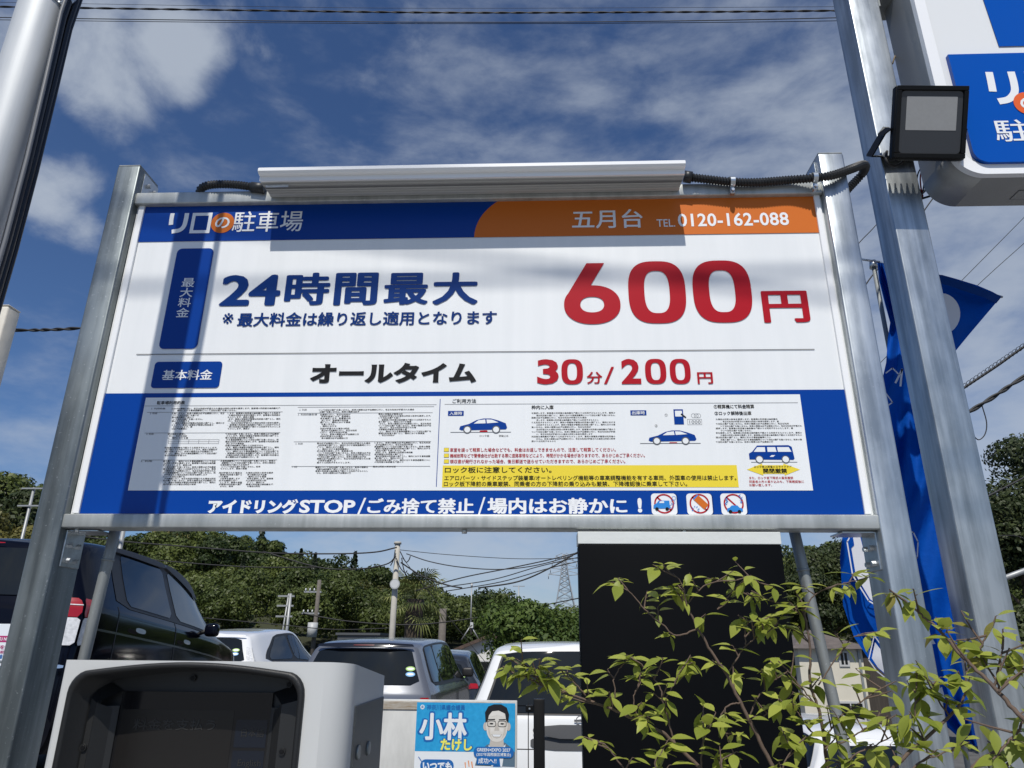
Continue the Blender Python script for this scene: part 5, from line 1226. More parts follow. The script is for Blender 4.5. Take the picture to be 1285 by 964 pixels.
tree(715, 758, 20, 1.1, -1, 'smaller green tree partly behind the left side of the black panel', LF['glossy'], 5200, .085, lobes=20, rzf=.42)
tree(1030, 690, 42, 3.6, -1, 'dark tree between the black panel and the blue banner', LF['right'], 16500, 0.151)
tree(1000, 700, 40, 2.6, -1, 'dark narrow tree just right of the black panel', LF['right'], 12100, 0.151)
tree(1075, 683, 45, 3.6, -1, 'dark tree behind the blue banner flag', LF['right'], 11000, 0.168)
tree(1282, 535, 24, 2.6, -1, 'tall dark tree at the right edge, topmost of the trees there', LF['right'], 23100, 0.101, lobes=22)
tree(1258, 606, 23, 2.0, -1, 'lower dark tree right of the square galvanised pole', LF['right'], 19800, 0.101, lobes=20)
tree(1330, 515, 25, 3.0, -1, 'dark tree cut off by the right edge of the photo', LF['right'], 12100, 0.118)
tree(1240, 760, 16, 1.8, -1, 'dark bush low behind the square galvanised pole', LF['right'], 16500, 0.084, cat='bush', name='bush')
# conifers that stand out on the skyline
for px_, py_, lab in ((446, 694, 'pointed dark conifer on the skyline left of the concrete utility pole'), (472, 712, 'thin spiky conifer on the skyline nearest the concrete pole'), (204, 655, 'dark conifer on the hilltop above the black car'), (255, 657, 'dark conifer in the middle of the hilltop'), (330, 660, 'bushy conifer where the hilltop starts to drop')):
    t = at(px_, py_, 104); zb = t.z-7; root = thing('conifer_tree', lab, 'tree', (t.x, 104, zb))
    b = MB(); b.tube([(t.x, 104, zb), (t.x, 104, t.z-.4)], [.2, .04], bark, 6); b.build('trunk', root)
    n = 420; u = rng.random(n)**.8; a = rng.uniform(0, 6.283, n); r = (1-u)*1.7*rng.uniform(.3, 1.1, n)*(1+.25*np.sin(u*40))
    p = np.stack([t.x+r*np.cos(a), 104+r*np.sin(a), zb+1+u*6.1], 1); link('crown', qmesh('crown', p, np.stack([np.cos(a), np.sin(a), np.full(n, .4)], 1)+rng.normal(size=(n, 3))*.4, .42, rng.random(n)*.8, [LF['dark']]), root)
# fan palm
Y = 26.; t = at(521, 752, Y); zb = -1.02
pal = thing('fan_palm', 'shaggy fan palm standing behind the silver estate car, right of the concrete pole', 'palm tree', (t.x, Y, zb))
b = MB(); k = 14; b.tube([(t.x+.02*math.sin(i), Y, zb+(t.z-zb)*i/k) for i in range(k+1)], [.24+.03*(i % 2)+.08*(i > 8) for i in range(k+1)], mat('palm_fibre', (.065, .05, .035), .95, noise=.4, nscale=14, bump=.8), 10); b.build('trunk', pal)
pg = leafmat('palm_green', (.06, .085, .02), (.26, .27, .09), .2); V, Fc, T = [], [], []
rn = random.Random(4)
for i in range(34):
    a = rn.uniform(0, 6.28); el = rn.uniform(-1.0, 1.1); st_ = Vector((t.x, Y, t.z)); d = Vector((math.cos(a)*math.cos(el), math.sin(a)*math.cos(el), math.sin(el)))
    hub = st_+d*rn.uniform(.5, 1.0); side = d.cross(Vector((0, 0, 1))).normalized(); upv = side.cross(d); tv = rn.random()
    V += [st_+side*.015, st_-side*.015, hub-side*.015, hub+side*.015]; Fc.append(tuple(range(len(V)-4, len(V)))); T.append(tv)
    for j in range(15):
        th = R(-105+210*j/14); f = (d*math.cos(th)+side*math.sin(th)).normalized(); L_ = rn.uniform(.5, .72); tip = hub+f*L_+Vector((0, 0, -.16-.12*rn.random())); mid_ = hub+f*L_*.6; w = upv.cross(f).normalized()*.028
        V += [hub, mid_+w, tip, mid_-w]; Fc.append(tuple(range(len(V)-4, len(V)))); T.append(min(1, max(0, tv+rn.uniform(-.2, .2))))
me = bpy.data.meshes.new('fronds'); me.from_pydata(V, [], Fc); a_ = me.attributes.new('tint', 'FLOAT', 'FACE'); a_.data.foreach_set('value', T); me.materials.append(pg); link('fronds', me, pal)

# ================================================================== houses, poles, pylon, wires
def house(name, label, x0, x1, y0, y1, zb, ze, za, wall, roofm, hip=False, eav=.35):
    root = thing(name, label, 'house', ((x0+x1)/2, (y0+y1)/2, zb)); xm, ym = (x0+x1)/2, (y0+y1)/2
    b = MB(); b.box((x0, y0, zb), (x1, y1, ze), wall)
    if not hip: b.prism([(x0, ze+.001), (x1, ze+.001), (xm, za-.12)], y0+.001, y1-.001, wall)
    b.build('wall', root)
    b = MB(); o = eav; th = .12
    if hip:
        A = [(x0-o, y0-o, ze), (x1+o, y0-o, ze), (x1+o, y1+o, ze), (x0-o, y1+o, ze)]; dd = min(x1-x0, y1-y0)/2
        r1, r2 = (x0+dd, ym, za), (x1-dd+.001, ym, za)
        for f in ([A[0], A[1], r2, r1], [A[1], A[2], r2], [A[2], A[3], r1, r2], [A[3], A[0], r1], A[::-1]): b.face(f, roofm)
    else:
        sl = (za-ze)/(xm-x0)
        for s_ in (-1, 1):
            xe = xm+s_*(xm-x0+o); zee = ze-o*sl
            P_ = [(xm, za), (xe, zee), (xe, zee-th), (xm, za-th)]; b.prism(P_, y0-o, y1+o, roofm)
    rf = b.build('roof', root)
    return root, rf
def pane(root, x0, x1, z0, z1, y, parent=None):
    b = MB(); fw = .05; b.box((x0-fw, y-.03, z0-fw), (x1+fw, y+.02, z1+fw), mat('window_frame', (.45, .45, .44), .5), .004, 1); w_ = b.build('window', root)
    b = MB(); b.box((x0, y-.034, z0), ((x0+x1)/2-.015, y-.0305, z1), glass_dark); b.box(((x0+x1)/2+.015, y-.034, z0), (x1, y-.0305, z1), glass_dark); b.build('pane', w_)
wh = mat('white_render_wall', (.62, .61, .58), .85, noise=.08, nscale=1.2); crm = mat('cream_wall', (.58, .545, .45), .85, noise=.07, nscale=1.5)
tile_b = mat('brown_roof_tiles', (.085, .055, .042), .8, noise=.35, nscale=6, bump=.6, bscale=9); tile_g = mat('grey_brown_roof', (.12, .10, .088), .8, noise=.25, nscale=5, bump=.5, bscale=8)
Y = 27.; ap = at(617, 795, Y); ev = at(545, 824, Y)
hs1, rf1 = house('gable_house', 'white gabled house with brown tiled roof behind the dark grey hatchback', ev.x+.3, ap.x*2-ev.x-.3, Y, Y+7, -1.02, ev.z+.10, ap.z, wh, tile_b, False, .3)
pane(hs1, ap.x-.5, ap.x+.5, -.3, .5, Y)
Y = 17.; l_, r_ = at(1003, 830, Y).x, at(1078, 830, Y).x; ez = at(1040, 814, Y).z; az_ = at(1055, 791, Y+2.).z
hs2, rf2 = house('hipped_house', 'cream house with brown hipped roof seen through the shrub under the banner flag', l_, r_+.1, Y, Y+2.6, -2.6, ez, az_, crm, tile_g, True, .22)
w1 = at(1057, 825, Y); pane(hs2, w1.x-.05, w1.x+.10, w1.z-.16, w1.z+.10, Y); w2 = at(1068, 884, Y); pane(hs2, w2.x-.3, w2.x+.25, w2.z-.35, w2.z+.02, Y)
b = MB(); b.box((r_-.02, Y-.05, -2.5), (r_+.03, Y-.0, ez), M['galv_dull']); b.build('downpipe', hs2)
Y = 18.5; g0 = at(1076, 815, Y); b = MB(); sh_ = thing('garden_shed', 'dark timber shed right of the cream house', 'shed', (g0.x+.5, Y, -1.02)); b.box((g0.x+.05, Y, -1.02), (g0.x+1.3, Y+1.5, g0.z), mat('dark_timber', (.05, .042, .035), .9, noise=.4, nscale=6, stretch=(6, 1, .3))); b.build('wall', sh_)
b = MB(); b.box((g0.x-.05, Y-.15, g0.z+.002), (g0.x+1.4, Y+1.6, g0.z+.06), tile_g); b.build('roof', sh_)
Y = 40.; q0, q1 = at(424, 794, Y), at(475, 801, Y); bb = thing('grey_shed', 'flat dark grey roof edge showing above the silver estate car', 'shed', ((q0.x+q1.x)/2, Y, -1.02))
b = MB(); b.box((q0.x, Y, -1.02), (q1.x, Y+4, q0.z-.12), mat('grey_sheet_metal', (.07, .075, .08), .6)); b.build('wall', bb); b = MB(); b.box((q0.x-.1, Y-.1, q0.z-.119), (q1.x+.1, Y+4.1, q0.z), mat('grey_sheet_metal', (.07, .075, .08))); b.build('roof', bb)

conc = mat('pole_concrete', (.42, .40, .35), .85, noise=.08, nscale=6); steel = mat('pole_steel', (.33, .34, .34), .5, .4); ins = mat('insulator', (.55, .56, .56), .3); wood = mat('weathered_wood', (.13, .115, .10), .9, noise=.2, nscale=8); wire = mat('wire_black', (.012, .012, .013), .6)
def upole(name, label, px, pyt, Y, r, m_, zb=-1.02):
    t = at(px, pyt, Y); root = thing(name, label, 'utility pole', (t.x, Y, zb)); b = MB(); b.tube([(t.x, Y, zb), (t.x, Y, t.z)], [r*1.1, r*.9], m_, 14); b.build('shaft', root); return root, t
Y = 20.; up, t = upole('utility_pole', 'tall cream concrete utility pole with a round grey plate, in front of the wooded hill', 499, 683, Y, .088, conc)
b = MB(); b.tube([(t.x, Y, t.z), (t.x, Y, t.z+.07)], [.115, .105], conc, 14); b.build('cap', up)
c = at(495.5, 733, Y-.2); b = MB(); b.tube([(c.x, Y-.16, c.z), (c.x, Y-.22, c.z)], .145, mat('grey_plate', (.40, .41, .41), .4), 26); b.tube([(c.x, Y-.221, c.z), (c.x, Y-.225, c.z)], .115, mat('plate_face', (.55, .56, .56), .3), 26); b.build('round_plate', up)
for pts in ([(502, 692), (509, 705), (513, 703), (515, 698)], [(497, 700), (502, 712), (508, 719), (511, 716)], [(496, 690), (494, 702), (490, 710)], [(504, 700), (506, 712), (509, 722)]):
    b = MB(); b.tube(catmull([at(x, y, Y-.15) for x, y in pts], 4), .016, wire, 6); b.build('drop_cable', up)
Y = 44.; u2, t = upole('utility_pole', 'slim utility pole with crossarm and transformer, right of the steel lattice pole', 401, 728, Y, .13, wood)
for zz in (at(400, 743, Y).z, at(400, 770, Y).z):
    b = MB(); b.box((t.x-.9, Y-.06, zz-.05), (t.x+.2, Y+.02, zz+.05), steel, .005, 1); b.build('crossarm', u2)
    for k in range(4): b = MB(); b.tube([(t.x-.8+k*.27, Y-.03, zz+.052), (t.x-.8+k*.27, Y-.03, zz+.22)], [.06, .035], ins, 8); b.build('insulator', u2)
b = MB(); c = at(392, 790, Y-.3); b.tube([(c.x, Y-.3, c.z-.45), (c.x, Y-.3, c.z+.4)], .3, mat('transformer_grey', (.42, .43, .43), .45), 16); b.build('transformer', u2)
u3, t = upole('utility_pole', 'steel lattice utility pole with short crossarms above the white hatchback', 365, 745, Y-2, .09, steel); Y2 = Y-2
b = MB(); b.tube([(t.x-.4, Y2, -1.02), (t.x-.12, Y2, t.z)], .05, steel, 8); b.build('strut', u3)
for zz in (t.z-.15, t.z-.7, t.z-1.3): b = MB(); b.box((t.x-.75, Y2-.05, zz-.05), (t.x+.25, Y2+.03, zz+.05), steel, .004, 1); b.build('crossarm', u3)
u4, t = upole('utility_pole', 'short wooden utility pole beside the white gabled house', 556, 764, 30, .16, wood)
u5, t = upole('utility_pole', 'thin steel utility pole among the trees at the left edge', 43, 612, 26, .06, steel)
for zz in (t.z-.05, t.z-.75): b = MB(); b.box((t.x-.45, 25.9, zz-.03), (t.x+.45, 25.95, zz+.03), steel, .003, 1); b.build('crossarm', u5)
u6, t = upole('utility_pole', 'slender steel pole rising behind the black car beside the left stay tube', 156, 660, 15, .055, steel)
Y = 28.5; t = at(592, 735, Y); ft_ = at(592, 787, Y); an = thing('roof_aerial', 'tall thin radio aerial on a tripod above the gabled house', 'aerial', (t.x, Y, ft_.z-.4))
b = MB(); b.tube([(t.x, Y, ft_.z-.1), (t.x, Y, t.z)], [.035, .02], steel, 8); b.tube([(t.x, Y, t.z-.05), (t.x, Y, t.z+.10)], .045, ins, 8); b.build('mast', an)
for dx, dy in ((-.35, 0), (.35, 0), (0, .35)): b = MB(); b.tube([(t.x+dx, Y+dy, ap.z-abs(dx)*.6-.02), (t.x, Y, ft_.z+.05)], .028, steel, 6); b.build('tripod_leg', an)
b = MB(); c = at(592, 785, Y-.06); b.box((c.x-.06, Y-.1, c.z-.1), (c.x+.06, Y-.04, c.z+.12), ins, .01, 1); b.build('junction_box', an)
Y = 60.; t = at(651, 735, Y); a2 = thing('television_aerial', 'small television aerial showing above the woods left of the pylon', 'aerial', (t.x, Y, 2)); b = MB(); b.tube([(t.x, Y, 2), (t.x, Y, t.z)], .05, steel, 6); b.build('mast', a2); b = MB(); b.box((t.x-.5, Y-.03, t.z-.08), (t.x+.5, Y+.03, t.z-.02), steel); b.build('boom', a2)
# pylon
Y = 190.; t = at(708, 696, Y); zb = at(708, 775, Y).z; H = t.z-zb; py_ = thing('transmission_pylon', 'distant steel lattice power pylon between the round tree and the black panel', 'pylon', (t.x, Y, zb))
psm = mat('pylon_steel', (.36, .38, .40), .55, .3)
def hw(u): return 2.6*(1-u)**1.4+.42
b = MB()
for sx in (-1, 1):
    for sy in (-1, 1): b.tube([(t.x+sx*hw(u), Y+sy*hw(u), zb+H*u) for u in [k/8 for k in range(9)]], .13, psm, 4)
b.build('leg_frame', py_)
b = MB(); lv = [0, .16, .3, .42, .52, .61, .69, .76, .83, .89, .95, 1.]
for u, v in zip(lv, lv[1:]):
    for sy in (-1, 1):
        for s_ in (-1, 1): b.tube([(t.x+s_*hw(u), Y+sy*hw(u), zb+H*u), (t.x-s_*hw(v), Y+sy*hw(v), zb+H*v)], .07, psm, 3)
        b.tube([(t.x-hw(v), Y+sy*hw(v), zb+H*v), (t.x+hw(v), Y+sy*hw(v), zb+H*v)], .06, psm, 3); b.tube([(t.x+sy*hw(u), Y-hw(u), zb+H*u), (t.x+sy*hw(v), Y+hw(v), zb+H*v)], .06, psm, 3)
b.build('bracing', py_)
for u, L_ in ((.66, 3.2), (.76, 2.9), (.86, 2.6), (.95, 1.8)):
    for s_ in (-1, 1):
        b = MB(); z = zb+H*u; b.tube([(t.x+s_*hw(u), Y, z), (t.x+s_*(hw(u)+L_), Y, z+.35)], .09, psm, 4); b.tube([(t.x+s_*hw(u), Y, z+1.2), (t.x+s_*(hw(u)+L_), Y, z+.35)], .07, psm, 4); b.tube([(t.x+s_*(hw(u)+L_), Y, z+.3), (t.x+s_*(hw(u)+L_), Y, z-.9)], .10, psm, 4); b.build('crossarm', py_)
# wires
def cable(label, pts, Y, r, group=None, twist=False, name='overhead_cable'):
    ys_ = Y if hasattr(Y, '__len__') else [Y]*len(pts)
    P_ = catmull([at(x, y, yy) for (x, y), yy in zip(pts, ys_)], 8); b = MB()
    if twist:
        L_ = sum((c-a).length for a, c in zip(P_, P_[1:])); n = int(min(900, L_/ (r*5)))
        for ph in (0, math.pi):
            Q_ = []
            for i in range(n+1):
                f = i/n*(len(P_)-1); k_ = min(len(P_)-2, int(f)); p = P_[k_].lerp(P_[k_+1], f-k_); a = i*.55+ph
                Q_.append(p+Vector((0, math.cos(a)*r*.9, math.sin(a)*r*.9)))
            b.tube(Q_, r, wire, 5)
    else: b.tube(P_, r, wire, 6)
    tag(b.build(name), label, 'cable', group)
TOPG = 'cables crossing the top of the photo'
cable('twisted black cable crossing the top of the photo', [(-200, 5), (0, 8.5), (300, 13), (560, 16), (800, 15.5), (1047, 13.5), (1300, 9)], 8., .011, None, True)
cable('thin faint wire, topmost of those crossing the top of the photo', [(-200, 0), (0, 3), (300, 8), (560, 10.5), (1047, 8.5), (1300, 5)], 8.2, .0035)
cable('plain black cable below the twisted one along the top', [(-200, 18), (0, 22), (300, 26), (560, 28), (800, 27), (1047, 22.5), (1300, 15)], 8., .008)
cable('lowest of the cables crossing the top of the photo', [(-200, 21), (0, 25), (300, 28.3), (560, 29.8), (800, 29), (1047, 26.3), (1300, 20)], 8.1, .006)
cable('twisted black cable between the beige post and the left sign post', [(-150, 414), (14, 414.5), (60, 414), (106, 411.5), (200, 404)], 12., .022, None, True)
PG_ = 'thin black cables fanning out right of the concrete pole'
fan = 'one of the thin black cables fanning out right of the concrete utility pole'
for pts, r in (([(500, 690), (560, 696), (640, 701), (700, 701), (760, 700)], .010), ([(510, 695), (540, 705), (580, 712), (630, 714.5), (680, 708), (740, 690)], .016), ([(503, 706), (530, 723), (560, 734), (580, 738)], .024), ([(520, 742), (580, 725), (640, 713), (700, 700), (760, 684)], .018),
               ([(550, 738), (620, 727), (680, 710), (760, 692)], .015), ([(560, 742), (630, 730), (690, 713), (760, 697)], .015), ([(600, 738), (650, 730), (690, 713), (730, 690), (760, 672)], .024)):
    cable(fan, pts, 20., r, PG_)
LG = 'black cables left of the concrete pole'
for pts, r in (([(100, 673), (160, 680), (260, 688), (340, 694), (420, 695), (470, 693), (498, 687)], .022), ([(330, 692), (400, 712), (450, 714), (485, 708), (497, 698)], .020), ([(60, 690), (160, 700), (300, 711), (400, 712)], .018)):
    cable('one of the black cables running left from the concrete utility pole over the hill', pts, 19.5, r, LG)
cable('dark blue cable running low across the woods behind the palm', [(380, 770), (440, 780), (520, 784), (600, 775), (660, 764), (740, 748)], 24., .022)
cable('thin stay wire slanting down from the concrete pole to the gabled house', [(505, 700), (545, 752), (590, 808), (625, 850)], 22., .010)
cable('lower cable through the woods left of the concrete pole', [(250, 775), (340, 783), (420, 790), (497, 788)], 24., .016)
RG = 'heavy black cables at the right edge'
for pts, tw in (([(1010, 625), (1180, 508), (1211, 486), (1250, 460), (1290, 432), (1400, 360)], False), ([(1010, 645), (1180, 540), (1213, 519), (1250, 496), (1290, 470), (1400, 405)], True)): cable('one of two heavy black cables slanting up at the right edge past the square pole', pts, 9., .022, RG, tw)
b = MB(); Q_ = []
for i in range(160):
    f = i/159; p = at(1195+110*f, 497-75*f, 9.); a = i*.9; Q_.append(p+Vector((0, math.cos(a)*.05, math.sin(a)*.045+.02)))
b.tube(Q_, .0045, wire, 4); tag(b.build('spiral_hanger'), 'thin wire coiled round the upper heavy cable at the right edge', 'wire')
cable('cable loop hanging from the lower heavy cable at the right', [(1232, 508), (1238, 530), (1236, 545), (1228, 552), (1220, 545)], 9., .008)
cable('dark cable slanting up just above the right trees', [(1150, 672), (1232, 627), (1290, 597), (1400, 540)], 14., .022)
TG = 'thin wires crossing the sky at the right'
for pts in ([(1030, 530), (1150, 410), (1210, 349), (1290, 268)], [(1035, 548), (1165, 420), (1228, 357), (1290, 301)]): cable('one of two thin wires slanting up past the tip of the blue banner', pts, 11., .007, TG)
cable('cable slanting up behind the banner between the two right posts', [(1075, 385), (1090, 352), (1135, 300), (1170, 250), (1200, 215)], 9., .012)
cable('thin wire slanting down behind the right sign post', [(1040, 350), (1078, 305), (1098, 284), (1140, 235)], 9.5, .009)
cable('thin wire under the banner at the right, low above the trees', [(1100, 700), (1260, 672), (1300, 690)], 13., .010)
Y = 8.; b = MB(); p0, p1 = at(1235, 735, Y), at(1330, 700, Y); gl = thing('guard_rail', 'grey rail slanting across the dark trees at the right edge', 'rail', ((p0.x+p1.x)/2, Y, -.3)); b.tube([p0, p1], .035, steel, 10); b.build('rail', gl); b = MB(); b.tube([(p1.x-.1, Y, -.6), (p1.x-.1, Y, p1.z-.05)], .03, steel, 8); b.build('post', gl)
# cables over the street behind the camera: their soft shadows fall on the sign
def caster(px, py, yc): p = at(px, py, 0); return p+sd*((p.y-yc)/(-sd.y))
for pa, pb_, r, lab in (((300, 357), (900, 343), .0085, 'level street cable'), ((500, 311), (760, 341), .0075, 'slanting street cable')):
    p, q = caster(*pa, -2.6), caster(*pb_, -2.6); d = (q-p).normalized()
    b = MB(); b.tube([p-d*7, p, q, q+d*7], r, wire, 8); tag(b.build('overhead_cable'), lab+' high above the ground behind the camera', 'cable')

# ================================================================== shrub in front
leaf_m = leafmat('shrub_leaf', (.20, .25, .034), (.44, .48, .09), .42, .45); tip_m = leafmat('shrub_leaf_tinged', (.17, .15, .03), (.30, .28, .06), .35, .4)
twig_m = mat('shrub_bark', (.11, .075, .055), .8, noise=.25, nscale=60)
class Shrub:
    def __init__(s, seed): s.r = random.Random(seed); s.V, s.F, s.T, s.M, s.b = [], [], [], [], MB()
    def leaf(s, p, d, up, L_, tip=False):
        r = s.r; d = d.normalized(); sd = d.cross(up).normalized(); n = sd.cross(d).normalized(); o = len(s.V); k = 6; w = L_*r.uniform(.42, .54); curl = r.uniform(.10, .34); fold = r.uniform(.08, .30)
        prof = (.0, .62, .95, 1., .78, .42, .0)
        for i in range(k+1):
            t = i/k; c = p+d*(L_*(.10+t))-n*(curl*L_*t*t); hw_ = w/2*prof[i]
            for q in (-1, 0, 1): s.V.append(c+sd*(q*hw_)+n*(abs(q)*hw_*fold))
        tv = min(1, max(0, r.gauss(.5, .28)))
        for i in range(k):
            for q in (0, 1): a = o+i*3+q; s.F.append((a, a+1, a+4, a+3)); s.T.append(tv); s.M.append(1 if tip else 0)
        s.b.tube([p, p+d*L_*.1], L_*.018, twig_m, 4, False)
    def shoot(s, p, d, L_, n, size, tip=0.):
        r = s.r; pts = [p]; q = p.copy(); dd = d.normalized(); st = L_/n; up = Vector((0, -.25, 1)); g0 = r.uniform(.62, 1.18)
        for i in range(n):
            dd = (dd+Vector((r.uniform(-.15, .15), r.uniform(-.15, .15), r.uniform(.0, .2)))).normalized(); q = q+dd*st; pts.append(q.copy())
        s.b.tube(pts, [lerp(.0013, .0007, i/n) for i in range(n+1)], twig_m, 5, False)
        k = r.randint(3, 5); a0 = r.uniform(0, 6.28)
        for i in range(k):
            a = a0+i*2.2+r.uniform(-.3, .3); f = .45+.55*i/(k-1); j = min(n-1, int(f*n)); b0 = pts[j].lerp(pts[min(n, j+1)], f*n-j)
            h = Vector((math.cos(a), math.sin(a)*.75, 0)); ld = h+dd*.35+Vector((0, 0, r.uniform(-.55, .25) if r.random() < .8 else -1.3))
            s.leaf(b0, ld, (up+h*r.uniform(-.1, .5)+Vector((r.uniform(-.3, .3), r.uniform(-.3, .2), 0))).normalized(), size*g0*r.uniform(.72, 1.12), r.random() < tip)
    def branch(s, pts, Y, r0, r1, shoots, size, bare=.0, tip=0., foot=None):
        r0 *= .72; r1 *= .8
        P_ = catmull([at(x, y, yy) for (x, y), yy in zip(pts, Y if hasattr(Y, '__len__') else [Y]*len(pts))], 6)
        for i in range(1, len(P_)-1): P_[i] = P_[i]+Vector((s.r.uniform(-1, 1), s.r.uniform(-1, 1), s.r.uniform(-1, 1)))*.0009
        if foot is not None: P_ = [Vector(foot), (Vector(foot)+P_[0])/2+Vector((.01, .01, .05))]+P_
        n = len(P_)-1; s.b.tube(P_, [lerp(r0, r1, i/n) for i in range(n+1)], twig_m, 7)
        shoots = max(2, int(shoots*.52+.5))
        for k in range(shoots):
            t = bare+(1-bare)*(k+s.r.random()*.8)/shoots; f = min(n-.01, t*n); i = int(f); p = P_[i].lerp(P_[i+1], f-i); tn = (P_[i+1]-P_[i]).normalized()
            a = s.r.uniform(0, 6.28); o = Vector((math.cos(a), math.sin(a)*.8, s.r.uniform(-.15, .75)))
            s.shoot(p, tn*.5+o*.9, s.r.uniform(.010, .045), 2, size, tip)
        s.shoot(P_[-1], P_[-1]-P_[-2], .02, 2, size, tip)
    def done(s, name, label, loc):
        root = thing(name, label, 'shrub', loc); s.b.build('stems', root)
        me = bpy.data.meshes.new('foliage'); me.from_pydata(s.V, [], s.F); a = me.attributes.new('tint', 'FLOAT', 'FACE'); a.data.foreach_set('value', s.T); me.materials.append(leaf_m); me.materials.append(tip_m); me.polygons.foreach_set('material_index', s.M)
        for p in me.polygons: p.use_smooth = True
        link('foliage', me, root)
S = Shrub(3); f1 = (.62, -.36, 0)
S.branch([(971, 964), (946, 915), (929, 882), (912, 848), (896, 823), (875, 788), (862, 761), (853, 748)], -.45, .0045, .0016, 9, .034, .15, foot=f1)
S.branch([(875, 790), (849, 798), (832, 784), (815, 771), (797, 750), (786, 738)], -.45, .002, .001, 8, .033, .2)
S.branch([(862, 761), (858, 740), (850, 725), (840, 718)], -.46, .0016, .001, 4, .033)
S.branch([(862, 758), (880, 738), (900, 730), (925, 728)], -.44, .0016, .001, 5, .032, .2)
S.branch([(900, 765), (912, 752), (922, 738), (940, 726), (955, 732)], -.42, .0016, .001, 5, .032)
S.branch([(912, 848), (924, 828), (936, 811), (953, 798), (965, 792)], -.42, .0018, .001, 5, .034, .25)
S.branch([(936, 811), (935, 795), (940, 780), (955, 778)], -.42, .0014, .0009, 4, .032)
S.branch([(941, 899), (951, 875), (970, 855), (978, 850)], -.40, .0018, .001, 4, .033, .3)
S.branch([(941, 899), (955, 900), (968, 892), (985, 880)], -.40, .0018, .001, 4, .034, .3)
S.branch([(929, 882), (915, 885), (905, 900), (912, 925), (930, 964)], -.46, .0018, .0012, 3, .03, .0)
S.branch([(879, 964), (852, 939), (832, 919), (801, 905), (768, 890), (741, 880), (714, 872), (684, 862), (664, 852), (645, 845)], -.50, .004, .001, 15, .034, .28, foot=f1)
S.branch([(714, 872), (690, 856), (668, 840), (652, 834)], -.5, .0015, .0009, 9, .033); S.branch([(741, 880), (722, 858), (708, 846)], -.49, .0014, .0009, 6, .033); S.branch([(684, 862), (672, 850), (660, 848)], -.51, .0013, .0009, 4, .032)
S.branch([(847, 935), (838, 900), (832, 882), (828, 862), (815, 845), (803, 832)], -.50, .002, .001, 7, .033, .2)
S.branch([(832, 882), (842, 866), (850, 850), (858, 836)], -.48, .0016, .001, 5, .032)
S.branch([(768, 890), (772, 868), (770, 852), (778, 838)], -.5, .0015, .001, 3, .033); S.branch([(801, 905), (795, 880), (800, 862)], -.5, .0015, .001, 3, .033)
S.branch([(800, 985), (778, 959), (761, 936), (750, 930)], -.52, .0018, .001, 5, .033, .1); S.branch([(880, 985), (880, 945), (884, 920), (882, 905)], -.53, .002, .001, 5, .036, .0); S.branch([(830, 985), (822, 958), (830, 945)], -.53, .002, .001, 6, .033)
S.branch([(912, 985), (905, 958), (911, 950)], -.55, .002, .001, 2, .036)
f2 = (.80, -.42, 0)
S.branch([(1039, 964), (1034, 926), (1027, 889), (1017, 858), (1016, 808), (1009, 768), (1006, 755)], -.42, .0042, .0016, 8, .034, .1, foot=f2)
S.branch([(1006, 773), (990, 762), (974, 756), (955, 750), (937, 746)], -.41, .0017, .0009, 7, .034, .1)
S.branch([(1009, 768), (1021, 748), (1041, 737), (1060, 732), (1078, 728)], -.40, .0017, .0009, 7, .034, .1); S.branch([(1016, 808), (1000, 792), (980, 788), (965, 785)], -.4, .0016, .0009, 4, .034, .2)
S.branch([(1027, 860), (1045, 832), (1058, 815), (1070, 800), (1085, 795)], -.40, .0017, .0009, 5, .034, .3); S.branch([(1027, 889), (1010, 868), (995, 850), (985, 838)], -.43, .0017, .001, 5, .035); S.branch([(1034, 926), (1015, 915), (1002, 895), (992, 888)], -.44, .0017, .001, 4, .036)
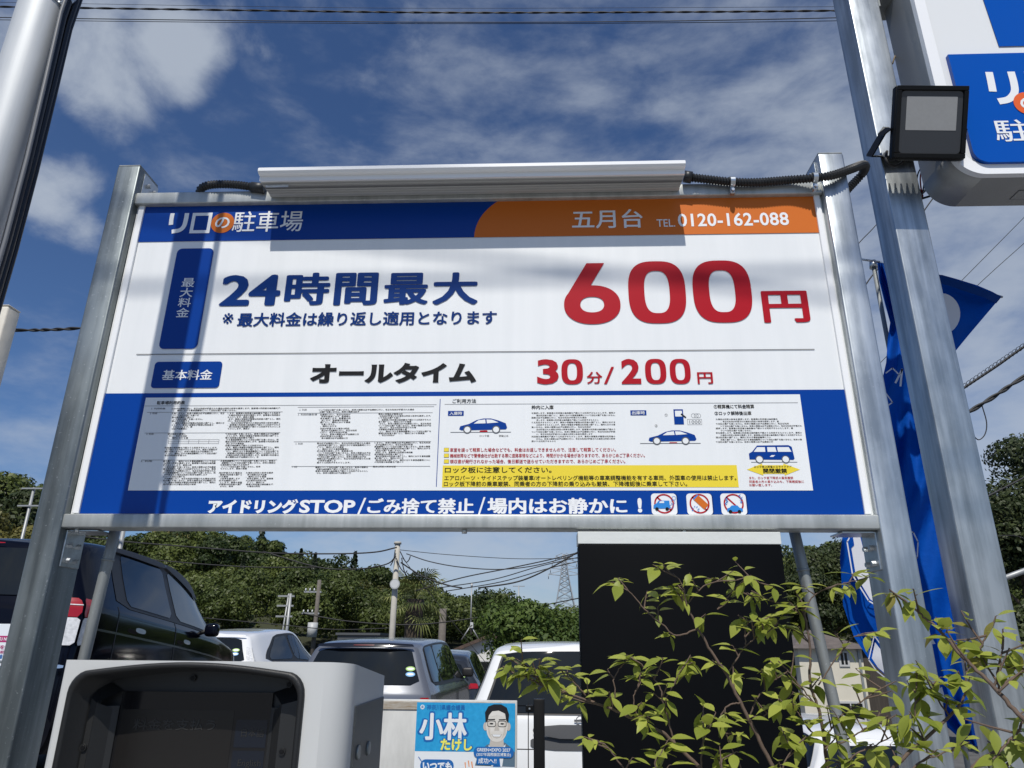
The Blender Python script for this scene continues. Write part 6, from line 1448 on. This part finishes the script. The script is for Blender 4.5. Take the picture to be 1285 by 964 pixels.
S.branch([(1034, 926), (1055, 900), (1075, 885), (1095, 870), (1110, 862)], -.45, .0018, .001, 9, .034); S.branch([(1034, 940), (1060, 930), (1085, 915), (1110, 905)], -.47, .0018, .001, 9, .034); S.branch([(1045, 985), (1070, 950), (1100, 935), (1125, 920)], -.48, .0018, .001, 9, .034)
S.branch([(1118, 966), (1159, 929), (1192, 899), (1209, 878), (1212, 855), (1216, 835)], -.55, .0036, .0014, 12, .033, .1, foot=(.86, -.5, 0)); S.branch([(1159, 929), (1150, 905), (1148, 885), (1150, 860)], -.55, .0018, .001, 8, .033); S.branch([(1192, 899), (1178, 880), (1170, 858), (1160, 845)], -.54, .0018, .001, 8, .033); S.branch([(1130, 985), (1150, 960), (1175, 948), (1200, 940)], -.56, .002, .001, 7, .034)
S.branch([(980, 985), (985, 955), (1000, 935)], -.46, .002, .001, 5, .034); S.branch([(1060, 985), (1062, 965), (1080, 955)], -.47, .002, .001, 6, .034)
S.done('garden_shrub', 'yellow green leafy shrub in front of the black panel and the right sign post', f1)
S2 = Shrub(8); f3 = (.98, -.95, 0)
S2.branch([(1330, 930), (1285, 902), (1253, 869), (1222, 838), (1199, 815), (1179, 791), (1159, 774), (1145, 762), (1136, 754)], [-.9, -.88, -.85, -.83, -.82, -.81, -.8, -.8, -.8], .0036, .0010, 15, .029, .0, .22, foot=f3)
S2.branch([(1253, 869), (1252, 848), (1255, 830), (1258, 815)], -.84, .0016, .0009, 5, .029, .1, .3); S2.branch([(1222, 838), (1228, 818), (1236, 800), (1240, 795)], -.82, .0015, .0009, 5, .029, .1, .2); S2.branch([(1253, 869), (1265, 855), (1280, 845), (1295, 840)], -.86, .0016, .0009, 5, .030)
S2.branch([(1210, 975), (1232, 953), (1263, 936), (1290, 925)], -.8, .0030, .0012, 6, .030, .2); S2.branch([(1285, 902), (1275, 920), (1262, 935)], -.86, .0016, .001, 5, .030)
S2.branch([(1250, 990), (1262, 962), (1280, 945), (1300, 930)], -.82, .002, .001, 7, .030)
S2.done('garden_shrub', 'nearer reddish tipped shrub branch at the right edge, before the square galvanised pole', f3)
bpy.data.objects.remove(_to)
